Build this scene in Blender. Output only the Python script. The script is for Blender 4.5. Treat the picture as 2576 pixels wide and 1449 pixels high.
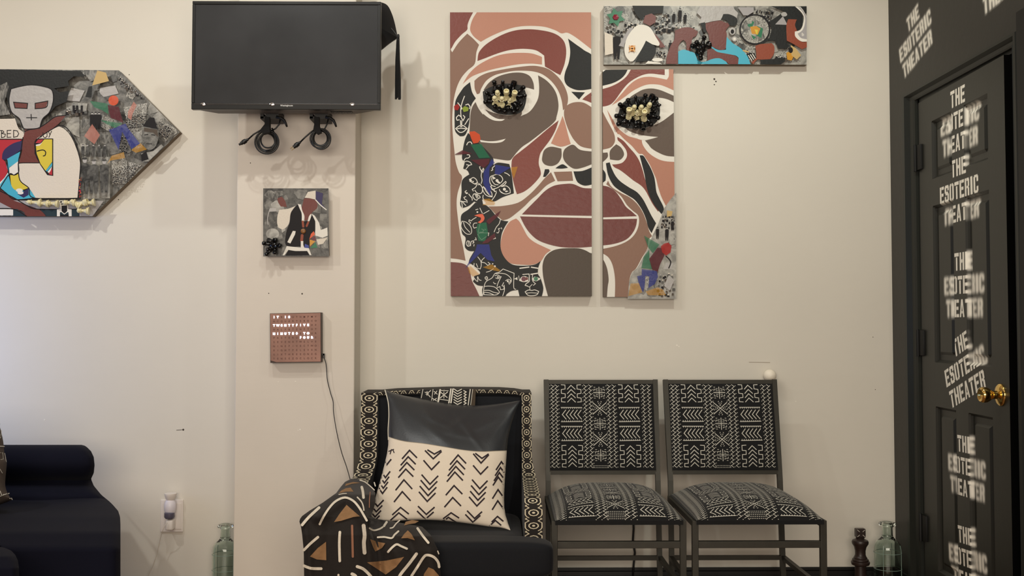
import bpy, bmesh, math, random
import numpy as np
from mathutils import Vector, Matrix

for o in list(bpy.data.objects):
    bpy.data.objects.remove(o)
SC = bpy.context.scene
COL = SC.collection
PI = math.pi

# ------------------------------------------------------------------ camera
F = 2600.0; D = 4.235; HC = 1.10
TH = math.atan(95 / F); PS = math.atan(33 / F)
cam_d = bpy.data.cameras.new('camera')
cam_d.sensor_width = 36.0; cam_d.lens = F * 36.0 / 2576.0; cam_d.clip_start = 0.05
cam = bpy.data.objects.new('camera', cam_d); COL.objects.link(cam)
cam.location = (0, -D, HC); cam.rotation_euler = (PI / 2 + TH, 0, -PS)
SC.camera = cam
SC.view_settings.view_transform = 'Standard'; SC.view_settings.look = 'None'
SC.view_settings.gamma = 1.0; SC.view_settings.use_curve_mapping = False
SC.view_settings.exposure = 0.0

# ------------------------------------------------------------------ world and lights
wd = bpy.data.worlds.new('world'); SC.world = wd; wd.use_nodes = True
wd.node_tree.nodes['Background'].inputs[0].default_value = (1.0, 0.93, 0.87, 1)
wd.node_tree.nodes['Background'].inputs[1].default_value = 0.04

def lamp(kind, name, loc, target, energy, color, size=0.05, spot=None, sizey=None):
    l = bpy.data.lights.new(name, kind); l.energy = energy; l.color = color
    if kind == 'AREA':
        l.shape = 'RECTANGLE'; l.size = size; l.size_y = sizey or size
    else:
        l.shadow_soft_size = size
    if kind == 'SPOT':
        l.spot_size = math.radians(spot); l.spot_blend = 1.0
    o = bpy.data.objects.new(name, l); COL.objects.link(o); o.location = loc
    d = Vector(target) - Vector(loc); o.rotation_euler = d.to_track_quat('-Z', 'Y').to_euler()
    return o
WARM = (1.0, 0.91, 0.80)
lamp('SPOT', 'track_spot_left', (-1.0, -1.35, 3.0), (-0.6, 0, 1.2), 32, (1.0, 1.0, 0.95), 0.03, 140)
lamp('SPOT', 'track_spot_middle', (-0.45, -1.35, 3.0), (-0.6, 0, 1.2), 20, (0.96, 1.0, 0.96), 0.03, 140)
lamp('SPOT', 'track_spot_far_left', (-2.5, -1.9, 3.0), (-1.95, 0, 1.1), 74, (1.0, 0.98, 0.92), 0.04, 98)  # added fill spot to brighten the left wall, no fitting known there
lamp('SPOT', 'track_spot_right', (0.9, -1.5, 3.0), (0.95, 0, 1.3), 61, (0.98, 1.0, 0.90), 0.035, 100)
lamp('AREA', 'ceiling_panel', (0.0, -2.9, 3.05), (0, -1.0, 0.6), 3, (0.7, 0.8, 1.0), 2.2, sizey=1.0)  # added general fill from above, not a real ceiling panel
lamp('AREA', 'room_light_behind', (-0.35, -5.3, 1.5), (-0.6, 0, 0.7), 120, (1.0, 0.885, 0.755), 3.4, sizey=1.6)  # added frontal fill behind the camera, no known lamp there
lamp('AREA', 'window_daylight', (-2.95, -0.55, 1.05), (-2.0, 0.1, 1.05), 3.6, (0.30, 0.48, 1.0), 0.45, sizey=0.9).data.spread = math.radians(95)

# ------------------------------------------------------------------ pixel to place
_f = np.array([math.sin(PS) * math.cos(TH), math.cos(PS) * math.cos(TH), math.sin(TH)])
_r = np.array([math.cos(PS), -math.sin(PS), 0.0]); _u = np.cross(_r, _f)
_C = np.array([0, -D, HC])
def ray(px, py): return _f + _r * ((px - 1288) / F) + _u * ((724.5 - py) / F)
def at(px, py, Y=0.0):
    d = ray(px, py); return tuple(_C + d * ((Y + D) / d[1]))
def atx(px, py, X):
    d = ray(px, py); return tuple(_C + d * (X / d[0]))

# ------------------------------------------------------------------ materials
def s2l(c):
    c = c / 255.0
    return c / 12.92 if c <= 0.04045 else ((c + 0.055) / 1.055) ** 2.4
def rgb(r, g, b): return (s2l(r), s2l(g), s2l(b), 1.0)
MATS = {}
def mat(name, c, rough=0.6, metal=0.0, bump=None, var=None, coat=0.0, trans=0.0, emit=None, ior=1.45, spec=None, alpha=1.0, sheen=0.0):
    """c: sRGB 0-255; bump=(scale,strength,distance); var=(scale,amount)"""
    if name in MATS: return MATS[name]
    m = bpy.data.materials.new(name); m.use_nodes = True
    nt = m.node_tree; b = nt.nodes['Principled BSDF']
    col = rgb(*c)
    b.inputs['Base Color'].default_value = col
    b.inputs['Roughness'].default_value = rough; b.inputs['Metallic'].default_value = metal
    b.inputs['IOR'].default_value = ior
    if spec is not None: b.inputs['Specular IOR Level'].default_value = spec
    if coat: b.inputs['Coat Weight'].default_value = coat; b.inputs['Coat Roughness'].default_value = 0.1
    if trans: b.inputs['Transmission Weight'].default_value = trans
    if sheen: b.inputs['Sheen Weight'].default_value = sheen; b.inputs['Sheen Roughness'].default_value = 0.4
    if alpha < 1: b.inputs['Alpha'].default_value = alpha
    if emit:
        b.inputs['Emission Color'].default_value = rgb(*emit[0]); b.inputs['Emission Strength'].default_value = emit[1]
    tc = nt.nodes.new('ShaderNodeTexCoord')
    if var:
        n = nt.nodes.new('ShaderNodeTexNoise'); n.inputs['Scale'].default_value = var[0]; n.inputs['Detail'].default_value = 6
        nt.links.new(tc.outputs['Object'], n.inputs['Vector'])
        mr = nt.nodes.new('ShaderNodeMapRange'); mr.inputs[1].default_value = 0.3; mr.inputs[2].default_value = 0.7
        mr.inputs[3].default_value = 1 - var[1]; mr.inputs[4].default_value = 1 + var[1]
        nt.links.new(n.outputs['Fac'], mr.inputs[0])
        mx = nt.nodes.new('ShaderNodeMix'); mx.data_type = 'RGBA'; mx.blend_type = 'MULTIPLY'; mx.inputs[0].default_value = 1
        mx.inputs[6].default_value = col
        nt.links.new(mr.outputs[0], mx.inputs[7]); nt.links.new(mx.outputs[2], b.inputs['Base Color'])
    if bump:
        n = nt.nodes.new('ShaderNodeTexNoise'); n.inputs['Scale'].default_value = bump[0]; n.inputs['Detail'].default_value = 5
        mp = nt.nodes.new('ShaderNodeMapping')
        if len(bump) > 3: mp.inputs['Scale'].default_value = bump[3]
        nt.links.new(tc.outputs['Object'], mp.inputs[0]); nt.links.new(mp.outputs[0], n.inputs['Vector'])
        bp = nt.nodes.new('ShaderNodeBump'); bp.inputs['Strength'].default_value = bump[1]; bp.inputs['Distance'].default_value = bump[2]
        nt.links.new(n.outputs['Fac'], bp.inputs['Height']); nt.links.new(bp.outputs[0], b.inputs['Normal'])
    MATS[name] = m
    return m

def collage_mat(name, scale, lo, hi, mode, tint=(1, 0.96, 0.85)):
    """black and white photo print: ramp over noise / cells"""
    if name in MATS: return MATS[name]
    m = bpy.data.materials.new(name); m.use_nodes = True
    nt = m.node_tree; b = nt.nodes['Principled BSDF']; b.inputs['Roughness'].default_value = 0.4
    tc = nt.nodes.new('ShaderNodeTexCoord'); mp = nt.nodes.new('ShaderNodeMapping')
    nt.links.new(tc.outputs['Object'], mp.inputs[0])
    mp.inputs['Scale'].default_value = (1, 1, 1.0) if mode != 'line' else (1, 1, 0.35)
    n = nt.nodes.new('ShaderNodeTexNoise'); n.inputs['Scale'].default_value = scale; n.inputs['Detail'].default_value = 7
    n.inputs['Roughness'].default_value = 0.62; n.inputs['Distortion'].default_value = 0.6
    nt.links.new(mp.outputs[0], n.inputs['Vector'])
    src = n.outputs['Fac']; a, c = 0.38, 0.62
    if mode == 'crowd':
        v = nt.nodes.new('ShaderNodeTexVoronoi'); v.inputs['Scale'].default_value = scale * 1.6
        nt.links.new(mp.outputs[0], v.inputs['Vector'])
        mm = nt.nodes.new('ShaderNodeMath'); mm.operation = 'MULTIPLY'
        nt.links.new(v.outputs['Distance'], mm.inputs[0]); nt.links.new(n.outputs['Fac'], mm.inputs[1])
        src = mm.outputs[0]; a, c = 0.10, 0.30
    r = nt.nodes.new('ShaderNodeValToRGB')
    r.color_ramp.elements[0].position = a; r.color_ramp.elements[1].position = c
    r.color_ramp.elements[0].color = (lo * tint[0], lo * tint[1], lo * tint[2], 1)
    r.color_ramp.elements[1].color = (hi * tint[0], hi * tint[1], hi * tint[2], 1)
    nt.links.new(src, r.inputs[0]); nt.links.new(r.outputs[0], b.inputs['Base Color'])
    MATS[name] = m
    return m

# ------------------------------------------------------------------ object helpers
def base(parent):
    v = Vector((0, 0, 0))
    while parent is not None:
        v += Vector(parent.location); parent = parent.parent
    return v
class MB:
    def __init__(s): s.v = []; s.f = []; s.m = []; s.mats = []; s.cur = 0
    def mat(s, m):
        if m not in s.mats: s.mats.append(m)
        s.cur = s.mats.index(m); return s
    def add(s, v, f):
        b = len(s.v); s.v.extend([tuple(p) for p in v])
        for q in f: s.f.append(tuple(i + b for i in q)); s.m.append(s.cur)
        return s
    def box(s, x0, x1, y0, y1, z0, z1, r=0.0, seg=2):
        if r <= 0:
            v = [(x, y, z) for x in (x0, x1) for y in (y0, y1) for z in (z0, z1)]
            return s.add(v, [(0, 1, 3, 2), (4, 6, 7, 5), (0, 4, 5, 1), (2, 3, 7, 6), (0, 2, 6, 4), (1, 5, 7, 3)])
        bm = bmesh.new(); bmesh.ops.create_cube(bm, size=1)
        for q in bm.verts: q.co = Vector(((x0 + x1) / 2 + q.co.x * (x1 - x0), (y0 + y1) / 2 + q.co.y * (y1 - y0), (z0 + z1) / 2 + q.co.z * (z1 - z0)))
        bmesh.ops.bevel(bm, geom=bm.edges[:], offset=r, segments=seg, profile=0.5, affect='EDGES')
        bm.verts.index_update()
        s.add([q.co[:] for q in bm.verts], [[q.index for q in fc.verts] for fc in bm.faces]); bm.free(); return s
    def prism(s, poly, d):
        """poly: 3d points, d: extrusion vector"""
        n = len(poly); d = Vector(d)
        v = [Vector(p) for p in poly] + [Vector(p) + d for p in poly]
        f = [tuple(range(n))[::-1], tuple(range(n, 2 * n))] + [(i, (i + 1) % n, n + (i + 1) % n, n + i) for i in range(n)]
        return s.add(v, f)
    def lathe(s, prof, origin=(0, 0, 0), axis=(0, 0, 1), n=24, sx=1.0):
        ax = Vector(axis).normalized(); q = Vector((0, 0, 1)).rotation_difference(ax); o = Vector(origin)
        v = []; f = []
        for r, h in prof:
            for i in range(n):
                a = 2 * PI * i / n
                v.append(o + q @ Vector((r * math.cos(a) * sx, r * math.sin(a), h)))
        for j in range(len(prof) - 1):
            for i in range(n):
                k = (i + 1) % n
                f.append((j * n + i, j * n + k, (j + 1) * n + k, (j + 1) * n + i))
        if prof[0][0] > 1e-5: f.append(tuple(range(n))[::-1])
        if prof[-1][0] > 1e-5: f.append(tuple(range((len(prof) - 1) * n, len(prof) * n)))
        return s.add(v, f)
    def tube(s, pts, r, n=8, closed=False, sq=False):
        pts = [Vector(p) for p in pts]; N = len(pts); rs = r if isinstance(r, (list, tuple)) else [r] * N
        v = []; f = []; up = None
        for i, p in enumerate(pts):
            a = pts[i - 1] if (i or closed) else p; b = pts[(i + 1) % N] if (i < N - 1 or closed) else p
            t = (b - a).normalized()
            if up is None:
                up = Vector((0, 0, 1)) if abs(t.z) < 0.9 else Vector((1, 0, 0))
            up = (up - t * up.dot(t)).normalized(); sd = t.cross(up)
            for k in range(n):
                an = 2 * PI * k / n + (PI / 4 if sq else 0)
                v.append(p + (up * math.cos(an) + sd * math.sin(an)) * rs[i])
        M = N if closed else N - 1
        for i in range(M):
            for k in range(n):
                a = i * n + k; b = i * n + (k + 1) % n; c = ((i + 1) % N) * n + (k + 1) % n; d = ((i + 1) % N) * n + k
                f.append((a, b, c, d))
        if not closed: f.append(tuple(range(n))[::-1]); f.append(tuple(range((N - 1) * n, N * n)))
        return s.add(v, f)
    def puff(s, x0, x1, y0, y1, z0, z1, e=0.35, nu=40, nv=24, fn=None):
        """superellipsoid cushion"""
        def sp(w, k): return math.copysign(abs(w) ** k, w)
        cx, cy, cz = (x0 + x1) / 2, (y0 + y1) / 2, (z0 + z1) / 2
        v = []; f = []
        for j in range(nv + 1):
            b = -PI / 2 + PI * j / nv
            for i in range(nu):
                a = 2 * PI * i / nu
                p = (cx + (x1 - x0) / 2 * sp(math.cos(b), e) * sp(math.cos(a), e), cy + (y1 - y0) / 2 * sp(math.cos(b), e) * sp(math.sin(a), e), cz + (z1 - z0) / 2 * sp(math.sin(b), e if isinstance(e, float) else 1))
                v.append(fn(p) if fn else p)
        for j in range(nv):
            for i in range(nu):
                k = (i + 1) % nu
                f.append((j * nu + i, j * nu + k, (j + 1) * nu + k, (j + 1) * nu + i))
        return s.add(v, f)
    def grid(s, fn, nu, nv, flip=False):
        v = [fn(i / nu, j / nv) for j in range(nv + 1) for i in range(nu + 1)]; w = nu + 1
        f = [(j * w + i, j * w + i + 1, (j + 1) * w + i + 1, (j + 1) * w + i) for j in range(nv) for i in range(nu)]
        if flip: f = [q[::-1] for q in f]
        return s.add(v, f)
    def ribbon(s, pts, w, M, step=0.01, cap=True):
        """flat stroke in 2D mapped onto a surface by M(x,y)"""
        P = []
        for a, b in zip(pts[:-1], pts[1:]):
            L = math.dist(a, b); n = max(1, int(L / step))
            for i in range(n): P.append((a[0] + (b[0] - a[0]) * i / n, a[1] + (b[1] - a[1]) * i / n))
        P.append(pts[-1]); N = len(P); closed = math.dist(pts[0], pts[-1]) < 1e-9 and N > 3
        h = w / 2; L = []; R = []
        for i, p in enumerate(P):
            a = P[i - 1] if i else (P[-2] if closed else p); b = P[i + 1] if i < N - 1 else (P[1] if closed else p)
            d1 = (p[0] - a[0], p[1] - a[1]); d2 = (b[0] - p[0], b[1] - p[1])
            l1 = math.hypot(*d1) or 1e-9; l2 = math.hypot(*d2) or 1e-9
            d1 = (d1[0] / l1, d1[1] / l1); d2 = (d2[0] / l2, d2[1] / l2)
            if l1 < 1e-8: d1 = d2
            if l2 < 1e-8: d2 = d1
            t = (d1[0] + d2[0], d1[1] + d2[1]); tl = math.hypot(*t)
            if tl < 1e-6: t = d1; tl = 1
            t = (t[0] / tl, t[1] / tl); nx, ny = -t[1], t[0]
            c = max(0.45, nx * -d1[1] + ny * d1[0]); k = h / c
            L.append((p[0] + nx * k, p[1] + ny * k)); R.append((p[0] - nx * k, p[1] - ny * k))
        if cap and not closed:
            for lst, q, nb in ((0, P[0], P[1]), (-1, P[-1], P[-2])):
                dx, dy = q[0] - nb[0], q[1] - nb[1]; l = math.hypot(dx, dy) or 1; dx /= l; dy /= l
                e = (q[0] + dx * h * .7, q[1] + dy * h * .7); nx, ny = -dy, dx
                A = (e[0] + nx * h * .5, e[1] + ny * h * .5); B = (e[0] - nx * h * .5, e[1] - ny * h * .5)
                if lst == 0: L.insert(0, B); R.insert(0, A)
                else: L.append(A); R.append(B)
        n = len(L)
        return s.add([M(*p) for p in L] + [M(*p) for p in R], [(i, i + 1, n + i + 1, n + i) for i in range(n - 1)])
    def poly(s, pts, M): return s.add([M(*p) for p in pts], [tuple(range(len(pts)))])
    def fill(s, pts, M, n=7):
        """convex polygon as subdivided fan, so it follows a curved surface"""
        cx = sum(p[0] for p in pts) / len(pts); cy = sum(p[1] for p in pts) / len(pts)
        P = []
        for a, b in zip(pts, pts[1:] + pts[:1]):
            for i in range(n): P.append((a[0] + (b[0] - a[0]) * i / n, a[1] + (b[1] - a[1]) * i / n))
        m = len(P); v = [M(cx, cy)]; f = []
        for k in range(1, n + 1):
            for p in P: v.append(M(cx + (p[0] - cx) * k / n, cy + (p[1] - cy) * k / n))
        for i in range(m): f.append((0, 1 + i, 1 + (i + 1) % m))
        for k in range(n - 1):
            for i in range(m):
                a = 1 + k * m + i; b = 1 + k * m + (i + 1) % m
                f.append((a, a + m, b + m, b))
        return s.add(v, f)
    def build(s, name, m=None, parent=None, smooth=False, **props):
        me = bpy.data.meshes.new(name); off = base(parent)
        me.from_pydata([(p[0] - off.x, p[1] - off.y, p[2] - off.z) for p in s.v], [], s.f)
        if s.mats:
            for q in s.mats: me.materials.append(q)
            me.polygons.foreach_set('material_index', s.m)
        elif m: me.materials.append(m)
        if smooth:
            me.polygons.foreach_set('use_smooth', [True] * len(me.polygons))
            if smooth is not True: me.set_sharp_from_angle(angle=math.radians(smooth))
        me.update(); o = bpy.data.objects.new(name, me); COL.objects.link(o); o.parent = parent
        for k, q in props.items(): o[k] = q
        return o
def thing(name, loc, label, cat, group=None):
    o = bpy.data.objects.new(name, None); COL.objects.link(o); o.location = loc; o.empty_display_size = 0.05
    o['label'] = label; o['category'] = cat
    if group: o['group'] = group
    return o
def copy_tree(o, parent=None):
    c = o.copy(); COL.objects.link(c); c.parent = parent
    for ch in [q for q in bpy.data.objects if q.parent == o]: copy_tree(ch, c)
    return c
def text_poly(txt, size, bold=0.0, align='CENTER'):
    cu = bpy.data.curves.new('t', 'FONT'); cu.body = txt; cu.size = size; cu.offset = bold; cu.align_x = align; cu.align_y = 'CENTER'
    cu.resolution_u = 3
    ob = bpy.data.objects.new('t', cu); COL.objects.link(ob)
    dg = bpy.context.evaluated_depsgraph_get(); me = ob.evaluated_get(dg).to_mesh()
    v = [tuple(q.co) for q in me.vertices]; f = [tuple(q.vertices) for q in me.polygons]
    ob.evaluated_get(dg).to_mesh_clear(); bpy.data.objects.remove(ob); return v, f
def interp(x, xs, ys):
    return float(np.interp(x, xs, ys))
def sstep(a, b, x):
    t = min(1, max(0, (x - a) / (b - a))); return t * t * (3 - 2 * t)

# ------------------------------------------------------------------ palette
wallc = mat('wall_paint', (216, 210, 197), 0.55, bump=(14, 0.12, 0.004, (1, 1, 2.2)), var=(1.3, 0.03))
pilc = mat('pier_paint', (213, 204, 191), 0.5, bump=(22, 0.12, 0.003, (0.5, 1, 2.4)), var=(2.0, 0.035))
blackwall = mat('black_wall_paint', (43, 41, 37), 0.45, bump=(30, 0.15, 0.003), spec=0.4)
blackdoor = mat('black_door_paint', (40, 40, 35), 0.42, bump=(60, 0.06, 0.002, (1, 1, 0.2)), spec=0.4)
blacktrim = mat('black_trim_paint', (34, 36, 32), 0.42, spec=.35)
# ================================================================== the room
XR = 1.62; PY = -0.17; ZC = 3.15
def struct(name, mb, m, parent=None, **k):
    o = mb.build(name, m, parent, **k)
    if parent is None: o['kind'] = 'structure'
    return o
floor_m = mat('oak_floor', (132, 96, 70), 0.4, var=(6, 0.15))
struct('floor', MB().box(-4.2, 3.0, -6.0, 0.2, -0.05, 0), floor_m)
struct('ceiling', MB().box(-4.2, 3.0, -6.0, 0.2, ZC, ZC + 0.05), mat('ceiling_paint', (225, 220, 210), 0.8))
wb = struct('wall_back', MB().box(-4.2, XR + 0.1, 0.0, 0.12, 0, ZC), wallc)
struct('wall_pier', MB().box(-1.032, -0.566, PY, 0.0, 0, ZC, 0.004), pilc)
# right wall, with the door opening
DY0, DY1, DZ = -0.285, -1.045, 1.972
m = MB()
m.box(XR, XR + 0.12, DY0, 0.12, 0, ZC); m.box(XR, XR + 0.12, -3.2, DY1, 0, ZC); m.box(XR, XR + 0.12, DY1, DY0, DZ, ZC)
struct('wall_right', m, blackwall)
struct('wall_behind_door', MB().box(XR + 0.13, XR + 0.16, -1.6, 0.12, 0, 2.4), mat('dark_hall', (7, 7, 7), 0.95, spec=.1))  # black sheet closing the gap, coloured for the darkness of the hall
struct('baseboard_back', MB().box(-0.566, XR, -0.016, 0, 0, 0.105).box(-0.566, XR, -0.022, 0, 0.0, 0.09).box(-0.566, XR, -0.012, 0, 0.105, 0.119, 0.003), mat('black_baseboard', (18, 18, 17), 0.4))
struct('baseboard_left', MB().box(-4.2, -1.032, -0.016, 0, 0, 0.068).box(-4.2, -1.032, -0.012, 0, 0.068, 0.079, 0.003), mat('black_baseboard', (18, 18, 17), 0.4))
struct('baseboard_right', MB().box(XR - 0.016, XR, -0.19, -0.012, 0, 0.105).box(XR - 0.012, XR, -0.19, -0.012, 0.105, 0.119, 0.003), mat('black_baseboard', (18, 18, 17), 0.4))
# small scuffs and screw holes in the walls: parts of the wall
dk = mat('screw_hole_dark', (70, 62, 54), 0.8); wh = mat('chipped_plaster', (236, 230, 218), 0.8)
for px, py, r, mm in ((1797, 199, .004, dk), (1801, 205, .003, dk), (1797, 213, .0025, dk), (1703, 869, .0035, wh), (1708, 872, .0028, wh), (2002, 1010, .0022, wh), (461, 1081, .004, dk), (325, 188, .002, dk), (298, 502, .0022, dk), (1487, 239, .0025, dk), (112, 1056, .003, wh), (2202, 980, .0016, dk), (2196, 848, .0016, dk)):
    p = at(px, py, 0); MB().lathe([(0, 0.0006), (r, 0.0005), (r * 1.1, 0)], (p[0], 0, p[2]), (0, -1, 0), 7).build('screw_hole' if mm is dk else 'plaster_chip', mm, wb)
for a, b, w, mm in (((1884, 911.3), (1937, 912), .0016, mat('scratch_tan', (140, 126, 106), .8)), ((444, 1082), (458, 1081), .002, dk)):
    MB().ribbon([at(*a, 0)[::2], at(*b, 0)[::2]], w, lambda x, z: (x, -0.0006, z), 0.02).build('wall_scratch', mm, wb)
wp = bpy.data.objects['wall_pier']
for px, py, r, mm in ((760, 739, .003, dk), (676, 738, .002, dk), (700, 961, .002, wh), (743, 960, .0022, wh), (755, 1081, .003, wh), (750, 1083, .002, wh), (560 + 70, 410, .002, dk)):
    p = at(px, py, PY); MB().lathe([(0, 0.0006), (r, 0.0005), (r * 1.1, 0)], (p[0], PY, p[2]), (0, -1, 0), 7).build('screw_hole' if mm is dk else 'plaster_chip', mm, wp)

# ------------------------------------------------------------------ the door
def casing_profile():   # offset outwards from the opening, projection from the wall
    return [(0.0, 0.0), (0.0, 0.012), (0.012, 0.016), (0.02, 0.010), (0.045, 0.013), (0.058, 0.022), (0.066, 0.028), (0.088, 0.028), (0.094, 0.02), (0.094, 0.0)]
m = MB(); cp = casing_profile(); n = len(cp)
rings = []
for k, (yy, zz, sy, sz) in enumerate(((DY0, 0, 1, 0), (DY0, DZ, 1, .40), (DY1, DZ, -1, .40), (DY1, 0, -1, 0))):
    rings.append([(XR - h, yy + sy * w * (1 if sy > 0 else .55), zz + (sz * w if k in (1, 2) else 0)) for w, h in cp])
v = [p for r_ in rings for p in r_]; fc = [(k * n + i, k * n + i + 1, (k + 1) * n + i + 1, (k + 1) * n + i) for k in range(3) for i in range(n - 1)]
m.add(v, fc)
m.box(XR, XR + 0.12, DY0 - 0.012, DY0, 0, DZ); m.mat(blacktrim); m.mats.append(MATS['dark_hall']); m.cur = 1; m.box(XR + .002, XR + 0.12, DY1, DY1 + 0.012, 0, DZ); m.cur = 0; m.box(XR, XR + 0.12, DY1, DY0, DZ - 0.012, DZ)  # latch-side jamb coloured near-black for the shade in the gap
struct('trim_1', m, blacktrim)
# boxed post beyond the door casing, its unlit black put into the colour, cut by the picture's edge
struct('trim_2', MB().box(XR - 0.055, XR, -1.7, -1.154, 0, 2.05, 0.003), mat('deep_black_panel', (14, 14, 13), 0.6))
door = bpy.data.objects.new('door_1', None); COL.objects.link(door); door['kind'] = 'structure'
door.location = (XR - 0.004, DY0 - 0.016, 0.0)
ANG = math.radians(1.5)
DW, DH = 0.712, 1.957          # local: a = distance from the hinge, X out of the wall
A_ = (-0.0,)
PAN = [(0.124, 0.306, 1.645, 1.862), (0.406, 0.592, 1.645, 1.862), (0.124, 0.306, 0.965, 1.545), (0.406, 0.592, 0.965, 1.545), (0.124, 0.306, 0.20, 0.803), (0.406, 0.592, 0.20, 0.803)]
OFF = [0, 0.005, 0.010, 0.030, 0.040]
def prof(d):
    return float(np.interp(d, [0, 0.005, 0.010, 0.030, 0.040], [0, -0.007, -0.013, -0.013, -0.006]))
def dh(a, z):
    for a0, a1, z0, z1 in PAN:
        if a0 < a < a1 and z0 < z < z1: return prof(min(a - a0, a1 - a, z - z0, z1 - z))
    return 0.0
def dpt(a, z, h=0.0):
    """door coordinates to world: the leaf stands 1.5 degrees open into the room"""
    x0, y0 = door.location.x, door.location.y
    return (x0 - a * math.sin(ANG) - h * math.cos(ANG), y0 - a * math.cos(ANG) + h * math.sin(ANG), z)
m = MB()
As = sorted({0, DW} | {p[i] for p in PAN for i in (0, 1)}); Zs = sorted({0.01, DH} | {p[i] for p in PAN for i in (2, 3)})
for i in range(len(As) - 1):
    for j in range(len(Zs) - 1):
        a0, a1, z0, z1 = As[i], As[i + 1], Zs[j], Zs[j + 1]
        if any(p == (a0, a1, z0, z1) for p in PAN): continue
        m.add([dpt(a0, z0), dpt(a1, z0), dpt(a1, z1), dpt(a0, z1)], [(0, 1, 2, 3)])
T = 0.035
m.add([dpt(a, z, h) for h in (0, -T) for a, z in ((0, .01), (DW, .01), (DW, DH), (0, DH))], [(0, 1, 5, 4), (2, 3, 7, 6), (3, 0, 4, 7), (4, 5, 6, 7)])
m.build('door_leaf', blackdoor, door)
MB().add([dpt(DW, .01), dpt(DW, DH), dpt(DW, DH, -T), dpt(DW, .01, -T), dpt(DW - .001, .01, -T), dpt(DW - .001, DH, -T)], [(0, 1, 2, 3), (3, 2, 5, 4)]).build('door_edge', mat('matt_black_edge', (6, 6, 6), .95, spec=.05), door)  # leaf's end face, its shade put into the colour as near-black
for a0, a1, z0, z1 in PAN:
    w = a1 - a0; hh = z1 - z0
    ga = [a0 + o for o in OFF] + [a1 - o for o in OFF[::-1]]; gz = [z0 + o for o in OFF] + [z1 - o for o in OFF[::-1]]
    m = MB(); N = len(ga)
    m.add([dpt(a, z, prof(min(a - a0, a1 - a, z - z0, z1 - z))) for z in gz for a in ga], [(j * N + i, j * N + i + 1, (j + 1) * N + i + 1, (j + 1) * N + i) for j in range(len(gz) - 1) for i in range(N - 1)])
    m.build('door_panel', blackdoor, door)
for z in (1.745, 1.035, 0.335):
    m = MB(); m.box(XR - 0.014, XR - 0.002, DY0 - 0.052, DY0 + 0.006, z - 0.048, z + 0.048, 0.002)
    m.lathe([(0, 0), (.0065, 0), (.0065, .1), (.004, .104), (0, .105)], (XR - 0.016, DY0 - 0.008, z - 0.052), (0, 0, 1), 12)
    m.build('hinge', mat('black_hinge', (17, 17, 16), 0.55, spec=.3), door, smooth=40)
brass = mat('polished_brass', (226, 190, 112), 0.12, 1.0)
kp = Vector(dpt(0.652, 0.880)); kd = Vector((-math.cos(ANG), math.sin(ANG), 0))
kn = MB().lathe([(0.0, 0), (.036, 0), (.0365, .003), (.034, .006), (.028, .010), (.020, .012), (.0135, .014), (.0125, .022), (.014, .030), (.0205, .038), (.0245, .046), (.0255, .056), (.0245, .062), (.021, .066), (.018, .0655), (.014, .060), (.0, .058)], kp, kd, 40).build('door_knob', brass, door, smooth=50)
kn['label'] = 'polished brass knob'
MB().box(XR - 0.0, XR + 0.002, DY1 + 0.012, DY1 + 0.0135, .85, .91).build('strike_plate', mat('dull_steel', (120, 115, 105), .35, 1.0), door)

# ------------------------------------------------------------------ stencilled lettering, sprayed on wall and door
LET = {
 'T': [(0, .80, 1, 1), (.33, 0, .67, .75)],
 'H': [(0, 0, .35, 1), (.65, 0, 1, 1), (.38, .42, .62, .60)],
 'E': [(0, 0, .37, 1), (.42, .82, 1, 1), (.42, .42, .88, .60), (.42, 0, 1, .18)],
 'S': [(.12, .84, .92, 1), (0, .54, .36, .92), (.66, .68, 1, .92), (.18, .42, .82, .62), (.64, .10, 1, .50), (.08, 0, .88, .16), (0, .10, .34, .34)],
 'O': [(0, .08, .36, .92), (.64, .08, 1, .92), (.14, .86, .44, 1), (.56, .86, .86, 1), (.14, 0, .44, .14), (.56, 0, .86, .14)],
 'R': [(0, 0, .36, 1), (.42, .84, .90, 1), (.64, .52, 1, .92), (.42, .42, .86, .56), (.62, 0, .98, .44)],
 'I': [(.1, 0, .9, 1)],
 'C': [(0, .08, .36, .92), (.14, .86, .88, 1), (.64, .62, 1, .92), (.64, .08, 1, .36), (.14, 0, .88, .14)],
 'A': None}
def letters_mask(GX, GY):
    """coverage of the three stacked words, in stencil coordinates (metres, centre 0,0)"""
    out = np.zeros(GX.shape)
    LH = 0.053; gap = 0.0165
    for row, word in enumerate(('THE', 'ESOTERIC', 'THEATER')):
        yb = 0.043 - row * (LH + gap) + 0.0
        ws = [0.018 if c == 'I' else 0.0315 for c in word]; g = 0.0055
        tot = sum(ws) + g * (len(word) - 1); x = -tot / 2 + (0.004 if row == 0 else 0)
        for c, w in zip(word, ws):
            U = (GX - x) / w; V = (GY - yb) / LH
            if c == 'A':
                k = ((V > 0) & (V < 1) & (np.abs(U - .5) < .18 + .34 * (1 - V)) & ~((np.abs(U - .5) < .30 * (.72 - V)) & (V < .72))) | ((V > .2) & (V < .34) & (np.abs(U - .5) < .1))
                out[k] = 1
            else:
                for a0, b0, a1, b1 in LET[c]: out[(U > a0) & (U < a1) & (V > b0) & (V < b1)] = 1
            x += w + g
    return out
def blur(a, r):
    if r < 0.4: return a
    n = int(r * 2.5) + 1; k = np.exp(-0.5 * (np.arange(-n, n + 1) / r) ** 2); k /= k.sum()
    a = np.apply_along_axis(lambda q: np.convolve(q, k, 'same'), 0, a)
    return np.apply_along_axis(lambda q: np.convolve(q, k, 'same'), 1, a)
spray = bpy.data.materials.new('white_spray_paint'); spray.use_nodes = True
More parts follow.
